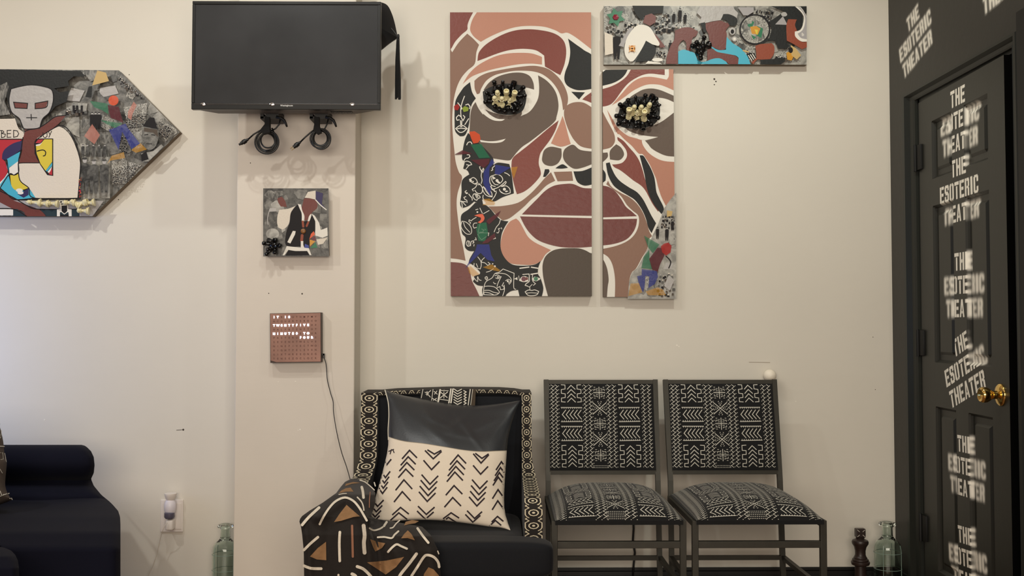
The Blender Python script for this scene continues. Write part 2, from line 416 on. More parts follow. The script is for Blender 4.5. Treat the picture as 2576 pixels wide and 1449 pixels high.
nt = spray.node_tree; bs = nt.nodes['Principled BSDF']; bs.inputs['Base Color'].default_value = rgb(255, 250, 236); bs.inputs['Roughness'].default_value = .7
atn = nt.nodes.new('ShaderNodeAttribute'); atn.attribute_name = 'cover'; nt.links.new(atn.outputs['Fac'], bs.inputs['Alpha'])
def stencil(bl, br, on_door, seed, zmax=9, anchor='E'):
    """bl, br: image ends of the ESOTERIC base line, read back onto the wall"""
    def leafhit(q):
        X = XR
        for _ in range(8 if on_door else 1):
            p = atx(*q, X)
            if on_door: X = door.location.x - (door.location.y - p[1]) * math.tan(ANG)
        return atx(*q, X)
    P, Q = leafhit(bl), leafhit(br)
    a0, z0, a1, z1 = -P[1], P[2], -Q[1], Q[2]
    W = 0.2778; sc = math.hypot(a1 - a0, z1 - z0) / W; t = math.atan2(z1 - z0, a1 - a0)
    if not on_door and anchor == 'T': sc = 1.1
    ux, uz = math.cos(t), math.sin(t); vx, vz = -uz, ux
    yb = 0.043 - 0.0695
    ca = a0 + (W / 2 * ux - yb * vx) * sc; cz = z0 + (W / 2 * uz - yb * vz) * sc
    if anchor == 'T':
        ca = a0 + (W / 2 * ux + (0.0955) * vx) * sc; cz = z0 + (W / 2 * uz + 0.0955 * vz) * sc
    nx, ny = 190, 130; gx = np.linspace(-.165, .165, nx); gy = np.linspace(-.115, .115, ny)
    # supersample then average
    k = 3; fx = np.linspace(-.165, .165, nx * k); fy = np.linspace(-.115, .115, ny * k)
    GX, GY = np.meshgrid(fx, fy); hard = letters_mask(GX, GY).reshape(ny, k, nx, k).mean((1, 3))
    soft = np.clip(blur(hard, 2.6) * 1.2, 0, 1); mid = hard
    v = []; c = []; rs = np.random.RandomState(seed)
    spr = blur(rs.rand(ny, nx), 6); spr = (spr - spr.min()) / (spr.max() - spr.min())
    hl = door.location
    for j in range(ny):
        for i in range(nx):
            A = ca + (gx[i] * ux + gy[j] * vx) * sc; Z = cz + (gx[i] * uz + gy[j] * vz) * sc
            if on_door:
                la = (A + hl.y) / math.cos(ANG); h = dh(la, Z); v.append(dpt(la, Z, h + 0.0007))
                w = min(1, -h / 0.0055)
            else:
                v.append((XR - 0.0007, -A, Z)); w = 0.0 if spr[j, i] < .74 else 0.8
            c.append((mid[j, i] * (1 - w) + soft[j, i] * w) * 0.96)
    c = np.array(c); fcs = []
    for j in range(ny - 1):
        for i in range(nx - 1):
            q = (j * nx + i, j * nx + i + 1, (j + 1) * nx + i + 1, (j + 1) * nx + i)
            if max(c[list(q)]) > 0.02 and v[q[0]][2] < 3.1: fcs.append(q)
    me = bpy.data.meshes.new('stencilled_words'); off = door.location if on_door else Vector((0, 0, 0))
    used = sorted({i for q in fcs for i in q}); mp = {u: n_ for n_, u in enumerate(used)}
    me.from_pydata([(v[i][0] - off[0], v[i][1] - off[1], v[i][2] - off[2]) for i in used], [], [tuple(mp[i] for i in q) for q in fcs])
    at_ = me.attributes.new('cover', 'FLOAT', 'POINT'); at_.data.foreach_set('value', c[used].astype(np.float32))
    me.materials.append(spray); o = bpy.data.objects.new('stencilled_words', me); COL.objects.link(o)
    o.parent = door if on_door else bpy.data.objects['wall_right']
    return o
for k, (bl, br) in enumerate((((2363.5, 343.6), (2459, 299.5)), ((2365.6, 514.6), (2462, 483)), ((2372.5, 742), (2472, 735)), ((2382, 974.7), (2475.8, 911.4)), ((2382.7, 1182), (2475.7, 1207)), ((2385, 1408.6), (2479.5, 1444)))):
    stencil(bl, br, True, k)
stencil((2266, 158.7), (2344, 56.6), False, 11)
stencil((2471, 41.4), (2509, 10), False, 12, anchor='T')

# ================================================================== paintings
def catmull(pts, closed=True, n=5, corner=52):
    N = len(pts)
    if N < 3: return pts
    def cor(i):
        if not closed and i in (0, N - 1): return True
        a, b, c = pts[i - 1], pts[i], pts[(i + 1) % N]
        v1 = (b[0] - a[0], b[1] - a[1]); v2 = (c[0] - b[0], c[1] - b[1])
        l = math.hypot(*v1) * math.hypot(*v2)
        if l < 1e-9: return True
        return math.degrees(math.acos(max(-1, min(1, (v1[0] * v2[0] + v1[1] * v2[1]) / l)))) > corner
    C = [cor(i) for i in range(N)]; out = []
    for i in range(N if closed else N - 1):
        j = (i + 1) % N; p1, p2 = pts[i], pts[j]
        p0 = pts[i - 1] if not C[i] else p1; p3 = pts[(j + 1) % N] if not C[j] else p2
        for k in range(n):
            t = k / n
            out.append(tuple(0.5 * (2 * p1[d] + (p2[d] - p0[d]) * t + (2 * p0[d] - 5 * p1[d] + 4 * p2[d] - p3[d]) * t * t + (3 * p1[d] - p0[d] - 3 * p2[d] + p3[d]) * t ** 3) for d in (0, 1)))
    if not closed: out.append(pts[-1])
    return out
def clip(poly, win):
    """Sutherland-Hodgman against a convex window"""
    out = list(poly); A = sum(win[i][0] * win[(i + 1) % len(win)][1] - win[(i + 1) % len(win)][0] * win[i][1] for i in range(len(win)))
    sg = 1 if A > 0 else -1
    for i in range(len(win)):
        a, b = win[i], win[(i + 1) % len(win)]; inp = out; out = []
        if not inp: break
        side = lambda p: sg * ((b[0] - a[0]) * (p[1] - a[1]) - (b[1] - a[1]) * (p[0] - a[0]))
        for k in range(len(inp)):
            p, q = inp[k - 1], inp[k]; sp_, sq_ = side(p), side(q)
            if sq_ >= 0:
                if sp_ < 0: t = sp_ / (sp_ - sq_); out.append((p[0] + (q[0] - p[0]) * t, p[1] + (q[1] - p[1]) * t))
                out.append(q)
            elif sp_ >= 0: t = sp_ / (sp_ - sq_); out.append((p[0] + (q[0] - p[0]) * t, p[1] + (q[1] - p[1]) * t))
    return out
BP = (120, 0.35, 0.0015)
PAINT = {
 'white': mat('paint_white', (226, 221, 210), .5, bump=BP), 'white2': mat('paint_warm_white', (216, 206, 190), .5, bump=(160, .6, .002)),
 'peach': mat('paint_peach', (186, 132, 110), .5, bump=BP), 'peach2': mat('paint_peach_dark', (176, 122, 100), .5, bump=BP),
 'red': mat('paint_oxblood', (122, 56, 44), .42, bump=(90, .5, .002)), 'lip': mat('paint_lip', (106, 48, 42), .42, bump=(38, .55, .004, (1, 1, 1.5))),
 'brown': mat('paint_mid_brown', (136, 102, 84), .5, bump=BP), 'dark': mat('paint_dark_brown', (92, 76, 64), .5, bump=BP),
 'dark2': mat('paint_deep_brown', (74, 62, 50), .5, bump=BP), 'black': mat('paint_charcoal', (27, 28, 27), .5, bump=(110, .4, .0015), spec=.35),
 'brick': mat('paint_brick', (140, 64, 38), .5, bump=BP), 'skin': mat('paint_skin_brown', (106, 50, 42), .45, bump=BP),
 'cyan': mat('paint_cyan', (66, 170, 194), .45), 'crimson': mat('paint_crimson', (180, 38, 50), .45), 'navy': mat('paint_navy', (44, 36, 82), .45),
 'yellow': mat('paint_yellow', (212, 190, 58), .45), 'grey': mat('paint_grey', (160, 156, 156), .5), 'silver': mat('paint_silver', (172, 168, 164), .4, bump=(60, .6, .003)),
 'teal': mat('paint_dark_teal', (26, 48, 56), .45), 'ink': mat('paint_ink', (22, 18, 20), .55, spec=.3), 'blue': mat('paint_blue', (40, 58, 140), .4),
 'green': mat('paint_green', (34, 112, 76), .4), 'maroon': mat('paint_maroon', (96, 28, 44), .4), 'orange': mat('paint_orange', (214, 84, 42), .4),
 'ochre': mat('paint_ochre', (200, 140, 36), .4), 'pink': mat('paint_pink', (206, 134, 118), .4), 'tan': mat('paint_tan', (194, 164, 104), .5), 'plum': mat('paint_plum', (82, 28, 52), .4)}
C1 = collage_mat('photo_print_dark', 40, .016, .11, 'photo'); C2 = collage_mat('photo_print_crowd', 150, .03, .42, 'crowd')
C3 = collage_mat('photo_print_pale', 28, .20, .42, 'photo'); C4 = collage_mat('photo_print_streaky', 90, .05, .28, 'line')
C5 = collage_mat('photo_print_mid', 34, .07, .22, 'photo')
PAINT.update({'c1': C1, 'c2': C2, 'c3': C3, 'c4': C4, 'c5': C5})
class Art:
    """paint laid in thin raised coats on the front of a panel"""
    def __init__(s, yf, win=None): s.y = yf; s.k = 0; s.mb = MB(); s.win = win; s.o = (0, 0, 1)
    def frame(s, ox, oy, sc): s.o = (ox, oy, sc); return s
    def P(s, x, y): return (s.o[0] + x * s.o[2], s.o[1] + y * s.o[2])
    def up(s): pass
    def M(s, x, y):
        return at(x, y, s.y - 0.0003 - s.k)
    def p(s, color, pts, smooth=True, n=5):
        pts = [s.P(*q) for q in pts]
        if smooth: pts = catmull(pts, True, n)
        if s.win: pts = clip(pts, s.win)
        s.k += 2.6e-5
        if len(pts) > 2: s.mb.mat(PAINT[color]); s.mb.poly(pts, s.M)
    def l(s, color, pts, w, smooth=True, closed=False):
        pts = [s.P(*q) for q in pts]
        if smooth and len(pts) > 2: pts = catmull(pts, closed, 5, 70)
        if closed: pts = pts + [pts[0]]
        s.k += 1.2e-5; s.mb.mat(PAINT[color]); s.mb.ribbon(pts, w * s.o[2], s.M, 1e9)
    def c(s, color, x, y, r, ry=None, n=22): s.p(color, [(x + r * math.cos(2 * PI * i / n), y + (ry or r) * math.sin(2 * PI * i / n)) for i in range(n)], False)
    def collage(s, region, n, seed, size, keys=('c1', 'c2', 'c3', 'c4', 'c5')):
        R = random.Random(seed); reg = [s.P(*q) for q in region]
        w0 = s.win; s.win = None
        x0, x1 = min(p[0] for p in reg), max(p[0] for p in reg); y0, y1 = min(p[1] for p in reg), max(p[1] for p in reg)
        o0 = s.o; s.o = (0, 0, 1)
        s.p(keys[0], reg, False); 
        for i in range(n):
            s.k += 1.6e-5
            cx, cy = R.uniform(x0, x1), R.uniform(y0, y1); q = []; m_ = R.choice((4, 4, 5, 6)); a0 = R.uniform(0, 6)
            rr = R.uniform(.55, 1.2) * size
            for k in range(m_): a = a0 + 2 * PI * k / m_; q.append((cx + rr * math.cos(a) * R.uniform(.8, 1.2), cy + rr * math.sin(a) * R.uniform(.8, 1.2)))
            q = clip(q, reg)
            if w0: q = clip(q, w0) if len(q) > 2 else q
            if len(q) > 2: s.mb.mat(PAINT[R.choice(keys)]); s.mb.poly(q, s.M)
        s.o = o0; s.win = w0
    def person(s, x, y, h, c1='ink', c2='silver'):
        """little standing figure of the photo prints"""
        s.c(c2, x, y + h * .07, h * .055, h * .075); s.c(c1, x, y + h * .03, h * .07, h * .03)
        s.p(c1, [(x - h * .13, y + h * .18), (x, y + h * .14), (x + h * .13, y + h * .18), (x + h * .12, y + h * .55), (x + h * .08, y + h * .96), (x + h * .02, y + h * .96), (x, y + h * .62), (x - h * .04, y + h * .96), (x - h * .1, y + h * .96), (x - h * .13, y + h * .55)], False)
    def crowd(s, quad, nx, ny, seed, tones=('ink', 'c1', 'ink', 'dark2'), heads=('silver', 'c3', 'white2', 'grey')):
        """rows of small heads and shoulders, as in the glued crowd photographs"""
        R = random.Random(seed)
        for j in range(ny):
            for i in range(nx):
                u, v = (i + R.uniform(.1, .9)) / nx, (j + R.uniform(.2, .8)) / ny
                x = (quad[0][0] * (1 - u) + quad[1][0] * u) * (1 - v) + (quad[3][0] * (1 - u) + quad[2][0] * u) * v
                y = (quad[0][1] * (1 - u) + quad[1][1] * u) * (1 - v) + (quad[3][1] * (1 - u) + quad[2][1] * u) * v
                h = abs(quad[3][1] - quad[0][1]) / ny * R.uniform(.75, 1.05); w = h * R.uniform(.5, .7)
                t = R.choice(tones)
                s.p(t, [(x - w / 2, y + h), (x - w / 2.2, y + h * .45), (x - w * .2, y + h * .32), (x + w * .2, y + h * .32), (x + w / 2.2, y + h * .45), (x + w / 2, y + h)], False)
                s.c(R.choice(heads), x, y + h * .18, w * .24, w * .32, 8)
                if R.random() < .45: s.c('ink', x, y + h * .06, w * .28, w * .16, 7)
    def build(s, parent, name='painted_design'):
        global LASTY
        LASTY = s.y - .0003 - s.k; return s.mb.build(name, None, parent)
def panel(yb, yf, pts, parent, front='paint_white', side=None, name='canvas'):
    """the stretched canvas or board: px outline, real thickness"""
    P = [at(x, y, yf) for x, y in pts]
    m = MB(); n = len(P); m.mat(side or mat('canvas_edge', (112, 98, 80), .7))
    v = P + [(p[0], yb, p[2]) for p in P]
    m.add(v, [(i, (i + 1) % n, n + (i + 1) % n, n + i) for i in range(n)] + [tuple(range(n, 2 * n))])
    m.mat(MATS[front]); m.add(P, [tuple(range(n))])
    return m.build(name, None, parent)
# chess pieces: lathe profiles for unit height 1
PAWN = [(0, 0), (.30, 0), (.30, .07), (.24, .12), (.27, .17), (.17, .26), (.12, .45), (.11, .60), (.20, .63), (.20, .67), (.12, .70), (.17, .76), (.19, .85), (.15, .94), (.07, .99), (0, 1)]
BISH = [(0, 0), (.27, 0), (.27, .06), (.21, .10), (.23, .14), (.14, .22), (.10, .45), (.09, .60), (.17, .63), (.17, .66), (.10, .69), (.14, .76), (.13, .86), (.06, .94), (.05, .96), (.06, .98), (0, 1)]
ROOK = [(0, 0), (.30, 0), (.30, .07), (.24, .12), (.26, .16), (.17, .26), (.15, .60), (.22, .66), (.23, .70), (.22, 1.0), (.15, 1.0), (.14, .86), (0, .86)]
black_p = mat('black_chess_plastic', (14, 13, 13), .16, coat=.3); ivory_p = mat('ivory_chess_plastic', (222, 212, 168), .3, coat=.2)
def chess(parent, px, py, y, direction, h, kind, ivory, fat=1.0):
    d = Vector(direction).normalized(); c = Vector(at(px, py, y)); o = c - d * h * .5
    p = {'p': PAWN, 'b': BISH, 'r': ROOK}[kind]
    return MB().lathe([(r * h * .86 * fat, z * h) for r, z in p], o, d, 16).build('chess_piece', ivory_p if ivory else black_p, parent, smooth=50)
def film(parent, pts, color, y, alpha=.62, k=[0]):
    k[0] += 1
    mm = mat('film_' + color, {'red': (170, 40, 36), 'green': (36, 120, 84), 'blue': (48, 58, 140), 'yellow': (222, 160, 40), 'maroon': (92, 30, 40), 'orange': (226, 86, 44), 'lime': (150, 170, 60), 'pink': (196, 128, 112)}[color], .4, alpha=alpha, spec=.25)
    yy = LASTY - .0003 - .00012 * (k[0] % 9)
    return MB().poly(pts, lambda a, b: at(a, b, yy)).build('coloured_film', mm, parent)
def hang_wire(): pass
YP = -0.032
# ---- the tall painting of a face, left panel
P1 = thing('face_painting', at(1310, 745, 0), 'tall painted panel with left two thirds of a brown abstract face', 'painting')
pts = [(1132, 31), (1487, 31), (1489, 745), (1134, 745)]
panel(-0.002, YP, pts, P1)
A = Art(YP, pts); A.frame(1110, 10, .27605)
A.p('red', [(60, 60), (300, 60), (262, 130), (240, 190), (236, 235), (190, 275), (130, 340), (95, 400), (60, 450)])
A.p('peach', [(335, 60), (1390, 60), (1390, 430), (1300, 360), (1220, 300), (1150, 262), (1095, 268), (1040, 240), (950, 210), (850, 200), (740, 202), (640, 220), (540, 255), (440, 300), (360, 345), (300, 300), (265, 245), (268, 190), (290, 130)])
A.p('brown', [(237, 270), (290, 315), (345, 372), (320, 440), (305, 545), (240, 605), (185, 670), (145, 750), (118, 850), (104, 960), (100, 1080), (106, 1200), (118, 1320), (132, 1440), (160, 1530), (190, 1585), (150, 1720), (140, 1820), (150, 1940), (170, 2080), (200, 2220), (222, 2340), (150, 2325), (60, 2315), (60, 500), (100, 440), (160, 350)])
A.p('red', [(330, 520), (335, 470), (350, 430), (400, 375), (480, 320), (580, 270), (680, 240), (790, 230), (900, 238), (1000, 258), (1070, 290), (1115, 335), (1135, 390), (1138, 460), (1125, 540), (1105, 600), (1085, 648), (1040, 625), (990, 595), (945, 570), (938, 470), (870, 425), (790, 410), (700, 410), (600, 425), (500, 455), (410, 490)])
A.p('peach', [(195, 730), (250, 640), (320, 570), (400, 520), (500, 475), (600, 452), (710, 445), (820, 450), (900, 475), (918, 485), (918, 552), (820, 543), (700, 550), (560, 575), (430, 605), (300, 650), (240, 690)])
A.p('brown', [(302, 700), (350, 660), (430, 625), (560, 597), (700, 575), (820, 563), (900, 570), (980, 595), (1050, 650), (1100, 710), (1140, 790), (1155, 860), (1145, 925), (1110, 970), (1095, 870), (1060, 780), (1000, 700), (920, 640), (840, 615), (760, 608), (660, 610), (560, 628), (480, 652), (410, 700), (365, 770), (350, 812), (325, 822), (305, 770)])
A.p('dark', [(385, 785), (430, 722), (500, 670), (580, 640), (670, 625), (750, 630), (810, 660), (840, 720), (846, 780), (750, 760), (600, 780), (470, 800)])
A.p('dark', [(882, 650), (950, 690), (1010, 750), (1050, 820), (1067, 900), (1066, 960), (1050, 1030), (1042, 1060), (1000, 1105), (930, 1160), (860, 1215), (800, 1260), (740, 1300), (690, 1350), (650, 1400), (620, 1425), (540, 1418), (440, 1400), (350, 1375), (300, 1330), (270, 1270), (258, 1180), (262, 1070), (268, 990), (284, 935), (312, 893), (345, 960), (400, 1025), (500, 1080), (600, 1075), (730, 1020), (800, 985), (850, 925), (885, 850), (892, 750)])
A.p('dark', [(400, 960), (460, 985), (560, 1010), (660, 1010), (735, 980), (725, 1020), (640, 1100), (500, 1120), (380, 1010)])
A.p('black', [(378, 800), (420, 770), (500, 740), (620, 725), (745, 745), (775, 830), (765, 920), (728, 985), (640, 1010), (520, 1000), (430, 950), (390, 890)])
A.up()
A.p('white', [(340, 915), (380, 940), (440, 1005), (510, 1045), (580, 1050), (545, 1066), (470, 1058), (400, 1015), (350, 960)])
A.p('white', [(395, 920), (420, 940), (465, 972), (440, 970), (400, 945)])
A.p('white', [(350, 1238), (420, 1250), (500, 1248), (588, 1228), (550, 1258), (470, 1268), (360, 1258)])
A.p('red', [(1070, 1060), (1040, 1150), (990, 1240), (930, 1320), (900, 1370), (888, 1450), (905, 1520), (905, 1560), (870, 1610), (810, 1670), (750, 1712), (690, 1734), (670, 1670), (645, 1560), (640, 1460), (655, 1400), (720, 1345), (790, 1290), (880, 1215), (980, 1130)])
A.p('black', [(1155, 315), (1230, 370), (1300, 420), (1390, 500), (1390, 770), (1290, 785), (1220, 780), (1150, 745), (1122, 690), (1130, 620), (1160, 540), (1175, 450), (1170, 380)])
A.p('black', [(1185, 800), (1310, 805), (1255, 870)], False)
A.p('red', [(1390, 790), (1320, 838), (1285, 870), (1330, 885), (1390, 910)])
A.p('brown', [(1390, 955), (1300, 900), (1220, 895), (1160, 915), (1125, 950), (1120, 1020), (1145, 1110), (1180, 1190), (1220, 1250), (1280, 1300), (1390, 1322)])
A.p('peach', [(1105, 1020), (1130, 1090), (1155, 1190), (1180, 1275), (1090, 1300), (1000, 1270), (1040, 1180), (1080, 1090)])
A.frame(1110, 380, .27605)
A.p('dark', [(920, 55), (940, -10), (1000, -40), (1095, -22), (1097, 40), (1085, 80), (1055, 118), (1005, 136), (950, 125), (922, 95)])
A.p('dark', [(1110, 55), (1120, -10), (1170, -50), (1210, -55), (1270, -10), (1390, 5), (1390, 112), (1290, 150), (1210, 160), (1140, 112)])
A.p('black', [(1040, 157), (1070, 135), (1105, 120), (1135, 135), (1155, 152), (1100, 160)])
A.p('black', [(945, 165), (980, 165), (985, 190), (950, 235), (928, 235)])
A.p('brown', [(1025, 190), (1190, 185), (1202, 270), (1060, 275)], False)
A.p('black', [(1205, 185), (1290, 180), (1390, 140), (1390, 300), (1310, 315), (1250, 290), (1225, 250)])
A.p('brown', [(1000, 192), (1038, 270), (960, 312), (880, 390), (820, 440), (760, 500), (690, 560), (620, 612), (560, 632), (510, 590), (430, 505), (560, 500), (700, 470), (800, 400), (880, 320), (940, 250)])
A.p('lip', [(735, 577), (800, 510), (870, 440), (950, 360), (1030, 315), (1120, 300), (1200, 300), (1290, 335), (1390, 340), (1390, 590), (1100, 585)])
A.p('lip', [(718, 595), (1390, 612), (1390, 870), (1240, 880), (1100, 875), (980, 850), (880, 810), (810, 750), (760, 680)])
A.p('peach', [(682, 615), (712, 642), (745, 700), (790, 780), (850, 830), (930, 870), (1000, 902), (950, 940), (905, 1005), (830, 1035), (740, 1035), (640, 1025), (590, 990), (555, 930), (540, 860), (555, 770), (590, 690), (630, 640)])
A.p('dark2', [(1400, 980), (1350, 925), (1270, 890), (1170, 885), (1080, 890), (1010, 910), (950, 960), (925, 1030), (925, 1110), (940, 1200), (975, 1330), (1400, 1330)])
A.p('lip', [(60, 1010), (180, 1020), (240, 1050), (262, 1100), (280, 1180), (320, 1260), (352, 1330), (60, 1330)])
# the black strip of little faces
A.up()
A.frame(1110, 10, .27605)
A.p('black', [(262, 712), (280, 800), (315, 860), (280, 910), (262, 980), (255, 1080), (235, 1160), (210, 1200), (170, 1205), (128, 1160), (122, 1080), (122, 960), (135, 870), (190, 780), (215, 750)])
A.p('black', [(245, 1175), (300, 1230), (380, 1300), (470, 1400), (470, 1460), (345, 1480), (352, 1520), (300, 1565), (262, 1570), (240, 1520), (200, 1500), (215, 1440), (190, 1410), (195, 1340), (215, 1240)])
A.frame(1110, 380, .27605)
A.p('black', [(190, 268), (260, 210), (340, 170), (375, 110), (430, 80), (480, 125), (520, 105), (620, 118), (640, 200), (662, 385), (560, 420), (480, 460), (400, 445), (372, 440), (385, 505), (330, 475), (300, 460), (250, 500), (190, 520), (172, 480), (185, 380)])
A.p('black', [(185, 580), (250, 530), (310, 470), (400, 490), (450, 530), (500, 590), (550, 630), (612, 640), (580, 690), (550, 760), (540, 870), (570, 960), (640, 1030), (740, 1045), (850, 1035), (908, 1000), (885, 1060), (882, 1120), (905, 1160), (930, 1250), (915, 1330), (715, 1330), (700, 1265), (640, 1275), (600, 1300), (560, 1330), (380, 1330), (372, 1270), (382, 1230), (330, 1222), (290, 1190), (300, 1140), (350, 1122), (350, 1098), (290, 1040), (250, 1020), (260, 980), (300, 912), (250, 908), (215, 870), (222, 790), (190, 750), (180, 660)])
A.up()
W_ = 8
A.frame(1110, 10, .27605)
for q in ([(212, 840), (190, 900), (178, 960), (182, 1030), (200, 1062), (215, 1030), (200, 1015)], [(150, 900), (185, 945), (182, 960)], [(222, 920), (245, 912), (262, 935), (258, 955)], [(182, 1030), (160, 1012), (138, 1035), (145, 1060), (165, 1055)], [(175, 1062), (178, 1105)], [(188, 1062), (186, 1105)],
          [(132, 1135), (165, 1110), (182, 1118), (200, 1108), (235, 1135), (200, 1165), (165, 1168), (132, 1135)], [(145, 1138), (175, 1132), (222, 1136)], [(250, 1045), (215, 1100)], [(232, 1285), (245, 1262), (268, 1258), (280, 1275)]): A.l('white', q, W_)
A.frame(1130, 330, .14493)
for q in ([(310, 410), (345, 410), (360, 440), (330, 465), (290, 470), (262, 500), (255, 530)], [(250, 540), (310, 520), (370, 545), (390, 580), (340, 600), (290, 660)], [(340, 590), (300, 580)], [(370, 830), (420, 805), (470, 840), (490, 890), (440, 920)], [(350, 840), (380, 880), (440, 915)], [(490, 895), (460, 970), (400, 1010), (420, 1040)], [(500, 930), (540, 930), (575, 990), (570, 1060), (530, 1085), (480, 1070), (445, 1025)], [(540, 930), (510, 905)], [(530, 640), (560, 700), (555, 780), (570, 850), (555, 910)],
          [(425, 1090), (470, 1090), (530, 1130), (535, 1155), (490, 1180), (480, 1200), (440, 1180), (410, 1130), (425, 1090)], [(450, 1095), (480, 1160)], [(475, 1100), (500, 1150)], [(300, 1030), (275, 1050), (285, 1075)], [(340, 1090), (360, 1120), (395, 1160), (400, 1200)], [(290, 1135), (255, 1150), (275, 1185), (305, 1200), (310, 1240)], [(195, 1215), (230, 1225), (260, 1260), (290, 1290)], [(215, 1210), (230, 1330)], [(200, 1220), (290, 1225)],
          [(575, 700), (570, 680), (590, 650)], [(590, 640), (600, 670), (580, 720)], [(790, 600), (750, 640), (755, 670), (730, 685)], [(590, 960), (640, 1010), (690, 1090), (740, 1140)], [(590, 965), (580, 1010), (620, 1090), (680, 1130), (745, 1140), (740, 1080), (715, 1035)], [(600, 970), (650, 1060), (720, 1130)], [(590, 1110), (585, 1160), (610, 1200)], [(820, 1060), (790, 1130), (740, 1200)],
          [(750, 770), (710, 800), (705, 880), (740, 940), (800, 960)], [(760, 770), (830, 750), (900, 780), (930, 840), (900, 890)], [(745, 790), (740, 850), (790, 920), (850, 930)], [(980, 870), (900, 940), (830, 985), (740, 1010)], [(990, 880), (970, 920), (900, 960)], [(870, 1010), (900, 1060), (980, 1090), (1060, 1070), (1050, 1000), (990, 950), (920, 960)], [(740, 940), (720, 960), (745, 990)], [(780, 1010), (790, 1050), (820, 1040)], [(720, 950), (740, 1000), (800, 1050)], [(960, 720), (1010, 740), (1050, 775)], [(880, 1040), (940, 1080)]): A.l('white', q, 13)
for x, y, r in ((830, 857, 26), (415, 875, 12), (958, 1008, 26), (307, 1076, 16)): A.c('white', x, y, r)
for q in ([(755, 775), (760, 840), (810, 820)], [(830, 890), (870, 915), (900, 900), (850, 860)], [(345, 830), (355, 880), (400, 870), (375, 820)], [(430, 910), (460, 930), (480, 895)], [(965, 1050), (990, 1060), (1030, 1040), (990, 1030)]): A.p('white', q, False)
A.frame(1130, 500, .17940)
for q in ([(430, 130), (465, 205)], [(560, 165), (480, 210)], [(370, 155), (405, 145)], [(380, 260), (330, 290), (310, 310), (280, 295), (275, 320), (300, 335), (290, 355)], [(180, 315), (240, 330), (300, 390), (315, 460), (295, 495), (240, 490), (190, 440), (165, 380), (180, 315)], [(200, 330), (225, 400), (290, 470)], [(390, 340), (350, 345), (335, 380), (350, 412), (385, 400)], [(720, 285), (700, 350), (660, 400), (630, 465)], [(715, 415), (690, 420), (700, 445)], [(730, 405), (738, 425)], [(700, 455), (685, 480), (665, 475)], [(640, 530), (650, 555), (615, 565)],
          [(430, 360), (405, 470), (480, 468)], [(455, 425), (490, 440), (470, 455)], [(500, 425), (515, 440)], [(400, 500), (440, 480), (555, 480), (548, 520)], [(400, 500), (430, 550), (455, 575), (520, 530)], [(255, 590), (240, 630), (260, 665), (290, 660), (285, 600), (255, 590)], [(300, 660), (310, 600), (345, 590), (330, 630), (350, 610)], [(270, 600), (265, 655)], [(370, 545), (380, 575), (355, 575)], [(350, 640), (345, 665)],
          [(400, 815), (440, 870), (450, 930), (435, 985), (400, 975)], [(495, 825), (460, 860), (450, 890), (500, 900), (540, 935), (575, 915), (545, 890)], [(350, 905), (350, 950), (395, 980)], [(380, 910), (400, 960)], [(620, 980), (580, 1010), (520, 1030)],
          [(755, 985), (910, 1045), (905, 1240), (935, 1270)], [(755, 985), (700, 1030), (640, 1050), (600, 1110), (520, 1160), (490, 1230), (475, 1350)], [(650, 1050), (720, 1045), (800, 1060), (860, 1110), (870, 1160), (840, 1200)], [(730, 1090), (690, 1170), (670, 1230)], [(765, 1175), (740, 1220), (770, 1230), (765, 1270), (720, 1275), (710, 1230), (660, 1255)], [(490, 1230), (560, 1225), (640, 1240), (700, 1300), (690, 1330), (640, 1350), (490, 1345), (480, 1290)], [(490, 1285), (560, 1285), (620, 1310), (690, 1325)], [(490, 1310), (560, 1320), (620, 1345)],
          [(770, 1210), (775, 1280), (750, 1360)], [(345, 1105), (380, 1150), (400, 1160), (395, 1100)], [(345, 1100), (345, 1140)], [(400, 1090), (420, 1135), (450, 1145)], [(505, 1100), (525, 1090), (540, 1115), (525, 1140), (505, 1120), (505, 1100)], [(620, 1170), (635, 1190), (655, 1190)],
          [(640, 1080), (680, 1070), (715, 1090), (690, 1120), (650, 1110)], [(790, 1150), (830, 1130), (865, 1150), (830, 1185)]): A.l('white', q, 9)
for q, w in (([(990, 975), (1120, 958)], 16), ([(1150, 960), (1245, 975)], 16), ([(1030, 1062), (1120, 1055), (1125, 1110), (1120, 1160), (1080, 1190), (1065, 1215), (1100, 1225)], 11), ([(1145, 1060), (1240, 1045)], 16), ([(1170, 1065), (1165, 1130), (1180, 1165), (1210, 1190), (1180, 1215)], 9), ([(1100, 1225), (1125, 1235), (1165, 1200)], 8), ([(1130, 1235), (1132, 1275)], 8),
             ([(1065, 1305), (1110, 1280), (1160, 1285), (1200, 1278), (1255, 1300), (1230, 1345), (1160, 1360), (1100, 1350), (1065, 1305)], 10), ([(1080, 1325), (1150, 1318), (1245, 1325)], 8), ([(905, 1125), (955, 1120)], 8), ([(975, 1080), (985, 1150)], 7)): A.l('white', q, w)
A.p('white', [(915, 1122), (955, 1098), (958, 1142)], False)
A.p('white', [(985, 1150), (1010, 1100), (1060, 1085), (1110, 1105), (1110, 1160), (1040, 1168)]); A.c('maroon', 1045, 1125, 34); A.c('skin', 1085, 1120, 22)
A.p('white', [(1165, 1120), (1200, 1090), (1240, 1100), (1275, 1125), (1230, 1155), (1180, 1150)]); A.c('green', 1215, 1122, 30)
A.p('white', [(1265, 1105), (1280, 1120), (1262, 1145)], False)
A.c('white', 395, 187, 12); A.c('white', 683, 1098, 12); A.c('white', 822, 1157, 14); A.c('white', 610, 912, 9); A.c('white', 640, 948, 14); A.c('white', 523, 1115, 6)
A.p('orange', [(350, 235), (420, 215), (470, 215), (495, 265), (480, 310), (435, 345), (400, 330), (440, 300), (445, 265), (400, 250)])
A.build(P1)
def fz(ox, oy, sc, pts): return [(ox + x * sc, oy + y * sc) for x, y in pts]
